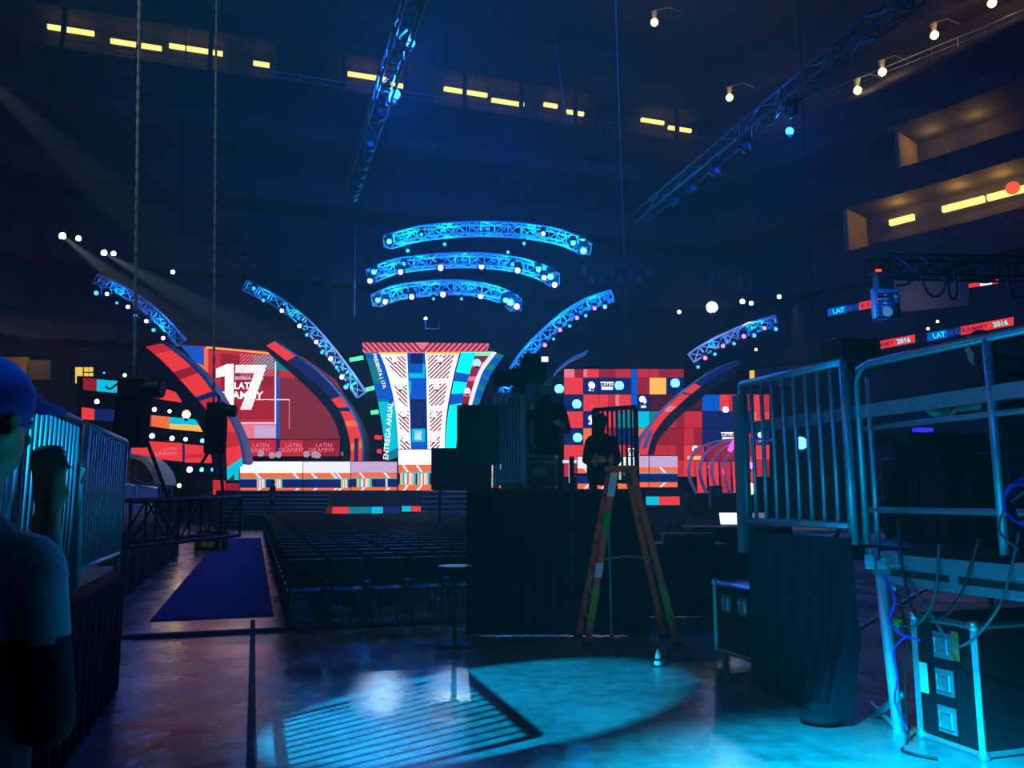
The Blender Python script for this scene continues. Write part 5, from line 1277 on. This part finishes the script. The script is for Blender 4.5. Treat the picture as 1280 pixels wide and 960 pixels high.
# ================================================================ RIGHT BACKGROUND
def ribbon(x0, x1, yl, yr, h, Y, lab, parts):
    th = thing('ribbon_board', at(x0, yl, Y), lab, 'ribbon board', 'ribbon boards in the right stand')
    def yy(x): return yl + (yr - yl) * (x - x0) / (x1 - x0)
    mb = MB(); pp(mb, [(x0 - .5, yl - .5), (x1 + .5, yr - .5), (x1 + .5, yr + h + .5), (x0 - .5, yl + h + .5)], Y + .05, .4, BK)
    for a, b, m in parts['bg']: pp(mb, [(a, yy(a)), (b, yy(b)), (b, yy(b) + h), (a, yy(a) + h)], Y, .08, m)
    mb.build('screen_panel', LEDM, th)
    for t, a, b, m in parts['tx']: c = (a + b) / 2; lettering(t, c, yy(c) + h / 2, h * .62, Y - .03, m, th, b - a, rot=-math.atan2(yr - yl, x1 - x0), bold=.01)
ribbon(1160, 1267, 416, 396, 10.5, 46, 'red ribbon board reading words and a year at far right', {'bg': [(1160, 1184, BL), (1184, 1201, NA), (1201, 1267, R_)], 'tx': [('LAT', 1166, 1182, CYAB), ('IN', 1183, 1191, BLU), ('G', 1194, 1200, BLU), ('RAMMY', 1202, 1236, DRED), ('2016', 1241, 1260, CYAB)]})
ribbon(1035, 1100, 386, 373, 9.5, 52, 'ribbon board partly hidden behind the hanging moving head', {'bg': [(1035, 1058, BL), (1058, 1074, NA), (1074, 1100, R_)], 'tx': [('LAT', 1041, 1056, CYAB), ('IN', 1057, 1065, BLU), ('G', 1068, 1074, BLU), ('RAM', 1076, 1096, DRED)]})
ribbon(1096, 1144, 427, 418, 10, 50, 'short red ribbon board ending with a cyan year', {'bg': [(1096, 1144, R_)], 'tx': [('MMY', 1098, 1118, DRED), ('2016', 1121, 1138, CYAB)]})
ribbon(1209, 1248, 355, 349, 5, 48, 'thin red ribbon board above the grey panel', {'bg': [(1209, 1225, R_), (1225, 1240, PA), (1240, 1248, R_)], 'tx': []})
mb = MB(); pp(mb, [(1118, 349), (1211, 346), (1211, 382), (1122, 390)], 47, .3); tag(mb.build('wall_screen', mat('unlit_wall_screen', (120, 116, 112), .7)), 'blank grey panel high in the right stand', 'panel')
point(at(1165, 366, 45), 25, (255, 225, 200), .4, 'panel_light')
for k, (x, y, Y_) in enumerate([(945, 437, 48), (1172, 402, 46), (1160, 411, 46), (1042, 425, 50), (1036, 433, 50), (1006, 465, 45)]):
    round_fixture(at(x, y, Y_), 'tiny warm light in the right stand, number %d' % (k + 1), L_WARM, .09, 'tiny lights in the right stand')
# cream concourse opening behind right arch
mb = MB(); pp(mb, [(938, 463), (995, 456), (995, 482), (938, 482)], 60, .3, 0); pp(mb, rect(938, 463, 943, 480), 59.8, .2, 1)
tag(mb.build('concourse_wall_panel', [GREYP, WARMW]), 'cream lit concourse opening behind the right arch', 'wall panel')
# horizontal truss near upper right with moving head and cables
a, b = at(1085, 333, 12), at(1330, 338, 11.5)
truss([a, b], .3, 'dark horizontal truss at upper right carrying cables', STEELD, warm=False, step=.35, rc=.02, rl=.012)
th = thing('moving_head_light', at(1108, 345, 11.9), 'large chrome and blue moving head hanging at upper right', 'stage light')
Yh = 11.9; s = Yh / 1000
mb = MB(); mb.box(at(1104, 352, Yh), (20 * s, .2, 22 * s)); mb.box(at(1104, 340, Yh), (12 * s, .1, 8 * s)); mb.build('base', STEELD, th, bevel=.01)
mb = MB(); mb.box(at(1093, 380, Yh), (5 * s, .1, 40 * s)); mb.box(at(1122, 384, Yh), (4 * s, .1, 34 * s)); mb.box(at(1107, 364, Yh), (33 * s, .1, 5 * s)); mb.build('yoke', GALV, th, bevel=.01)
mb = MB(); mb.ball(at(1108, 388, Yh), 14 * s, 18, 0, (1, 1.2, 1.2))
for k in range(7): mb.tube([at(1108, 372 + k * 5, Yh) + V((16 * s * math.cos(t * .628), 16 * s * math.sin(t * .628), 0)) for t in range(11)], .008, 4)
mb.build('head', mat('chrome_head', (150, 160, 175), .25, .9), th, True)
mb = MB(); c = at(1109, 390, Yh - .2); mb.tube([c, c - V((0, .03, 0))], 6 * s, 16); mb.build('lens', emi('lens_dim_blue', (60, 130, 200), .8, False), th, True)
mb = MB(); mb.box(at(1098, 338, Yh - .1), (7 * s, .02, 3 * s)); mb.build('red_indicator', REDL, th)
point(at(1096, 375, 11.3), 45, (30, 110, 255), .05, 'head_fill_light')  # blue point light added in front to brighten the chrome head
for k, pts in enumerate([[(1150, 336), (1156, 360), (1168, 371), (1180, 362), (1183, 338)], [(1186, 338), (1186, 366), (1192, 374), (1196, 364), (1192, 338)], [(1120, 357), (1134, 355), (1144, 345), (1150, 338)], [(1260, 338), (1262, 360), (1270, 372), (1290, 368)], [(1196, 338), (1215, 350), (1238, 352), (1250, 340)]]):
    mb = MB(); mb.tube([at(x, y, 11.6) for x, y in bez(pts, 6)], .02, 6); tag(mb.build('hanging_cable', BLKC, smooth=True), 'black cable looping under the upper right truss, number %d from the left' % ([3, 4, 1, 6, 5][k]), 'cable', 'cables under the upper right truss')

# ================================================================ LIGHTS
cy = (0, 176, 255)
spot((-6.5, .5, 5.6), (-.3, 6.65, 0), 38000, (0, 180, 238), 13.2, .3, .03, 'cyan_spot')
spot((-2.6, -1.0, 7.0), (1.5, 3.75, 0), 105000, (0, 185, 238), 25, 1.0, .12, 'cyan_spot')
spot((-5.5, -1, 5), (3.0, 5.6, 1.9), 2600, (0, 110, 220), 26, .8, .12, 'blue_spot')
spot((1.8, -1.5, 5.5), (-2.7, 5.0, 1.7), 500, (0, 130, 235), 24, .8, .1, 'blue_spot')
spot((-.5, 2, 5.5), (.9, 9.6, 1.4), 150, (205, 170, 165), 20, .9, .3, 'riser_fill')  # neutral fill added for the ladder and riser front
point((-6.2, 7.0, 7.5), 170, (200, 205, 200), .2, 'chain_fill_light')  # unseen point light added so the hoist chains read grey
# faint blue fill spots, added overhead to tint the dark hall and haze
for p, t, e in [((-17, 22, 22), (-3, 50, 6), 3200), ((4, 18, 21), (8, 55, 10), 2200)]: spot(p, t, e, (10, 50, 255), 95, 1.0, .5, 'blue_fill')
spot(at(640, 200, 40), at(560, 60, 75), 11000, (0, 50, 255), 110, 1.0, .5, 'blue_fill')
for px_ in (484, 567): spot(at(px_ + 6, 392, 43), V((-1.15 if px_ < 500 else -.5, 7.3, 0)), 1300, (190, 230, 255), .75, 1, .05, 'floor_glint_spot')  # thin beams added to make the two bright glints on the floor
spot((-8, 37, 13), (-10, 50, 4), 3200, (190, 200, 225), 70, 1.0, .4, 'arch_fill')  # pale fill added before the left arches to lift their grey edges
spot((9, 37, 13), (9, 50, 4), 2200, (190, 200, 225), 70, 1.0, .4, 'arch_fill')  # same added fill for the right arch
for x, y, e in ((728, 318, 700), (688, 352, 500), (641, 380, 800), (489, 303, 200), (473, 378, 200), (466, 348, 200)): point(at(x, y, 41), e, (0, 130, 255), .1, 'arc_end_light')
# visible beams through the haze
spot(at(78, 295, 43.6), at(160, 360, 40), 60000, (190, 215, 225), 8, .3, .1, 'beam')
spot(at(130, 316, 43.6), at(420, 480, 36), 60000, (170, 210, 220), 9, .3, .1, 'beam')
spot(at(-60, 60, 44), at(420, 500, 38), 45000, (170, 210, 220), 9, .3, .1, 'beam')
spot(at(1215, 345, 13), at(1130, 425, 12.5), 120, (30, 150, 255), 8, .4, .03, 'beam')
spot(at(756, 384, 43), at(1100, 395, 38), 3000, (0, 130, 220), 7, .4, .1, 'beam')
spot(at(994, 376, 44), at(1000, 520, 44), 3500, (255, 235, 190), 26, .5, .1, 'beam')
spot(at(938, 382, 44), at(925, 470, 44), 2500, (255, 235, 190), 24, .5, .1, 'beam')

# world : nearly dark hall filled with thin haze
w = bpy.data.worlds.new('hall'); sc.world = w; w.use_nodes = True; nt = w.node_tree
nt.nodes['Background'].inputs[0].default_value = (.1, .25, 1, 1); nt.nodes['Background'].inputs[1].default_value = .004
vs = nt.nodes.new('ShaderNodeVolumeScatter'); vs.inputs['Color'].default_value = (1, 1, 1, 1); vs.inputs['Density'].default_value = .0010; vs.inputs['Anisotropy'].default_value = .3
nt.links.new(vs.outputs[0], nt.nodes['World Output'].inputs['Volume'])

# camera
cam = bpy.data.cameras.new('camera'); cam.sensor_width = 36; cam.lens = 36 * 1000 / 1280; cam.clip_end = 400
co = bpy.data.objects.new('camera', cam); COL.objects.link(co); co.location = (0, 0, CAMZ); co.rotation_euler = (math.pi / 2 + TH, 0, 0)
sc.camera = co
sc.view_settings.view_transform = 'Standard'; sc.view_settings.look = 'None'; sc.view_settings.exposure = 0; sc.view_settings.gamma = 1
sc.view_settings.use_curve_mapping = False
sc.cycles.use_denoising = True
sc.cycles.max_bounces = 5; sc.cycles.volume_bounces = 0; sc.cycles.sample_clamp_indirect = 4; sc.cycles.sample_clamp_direct = 0
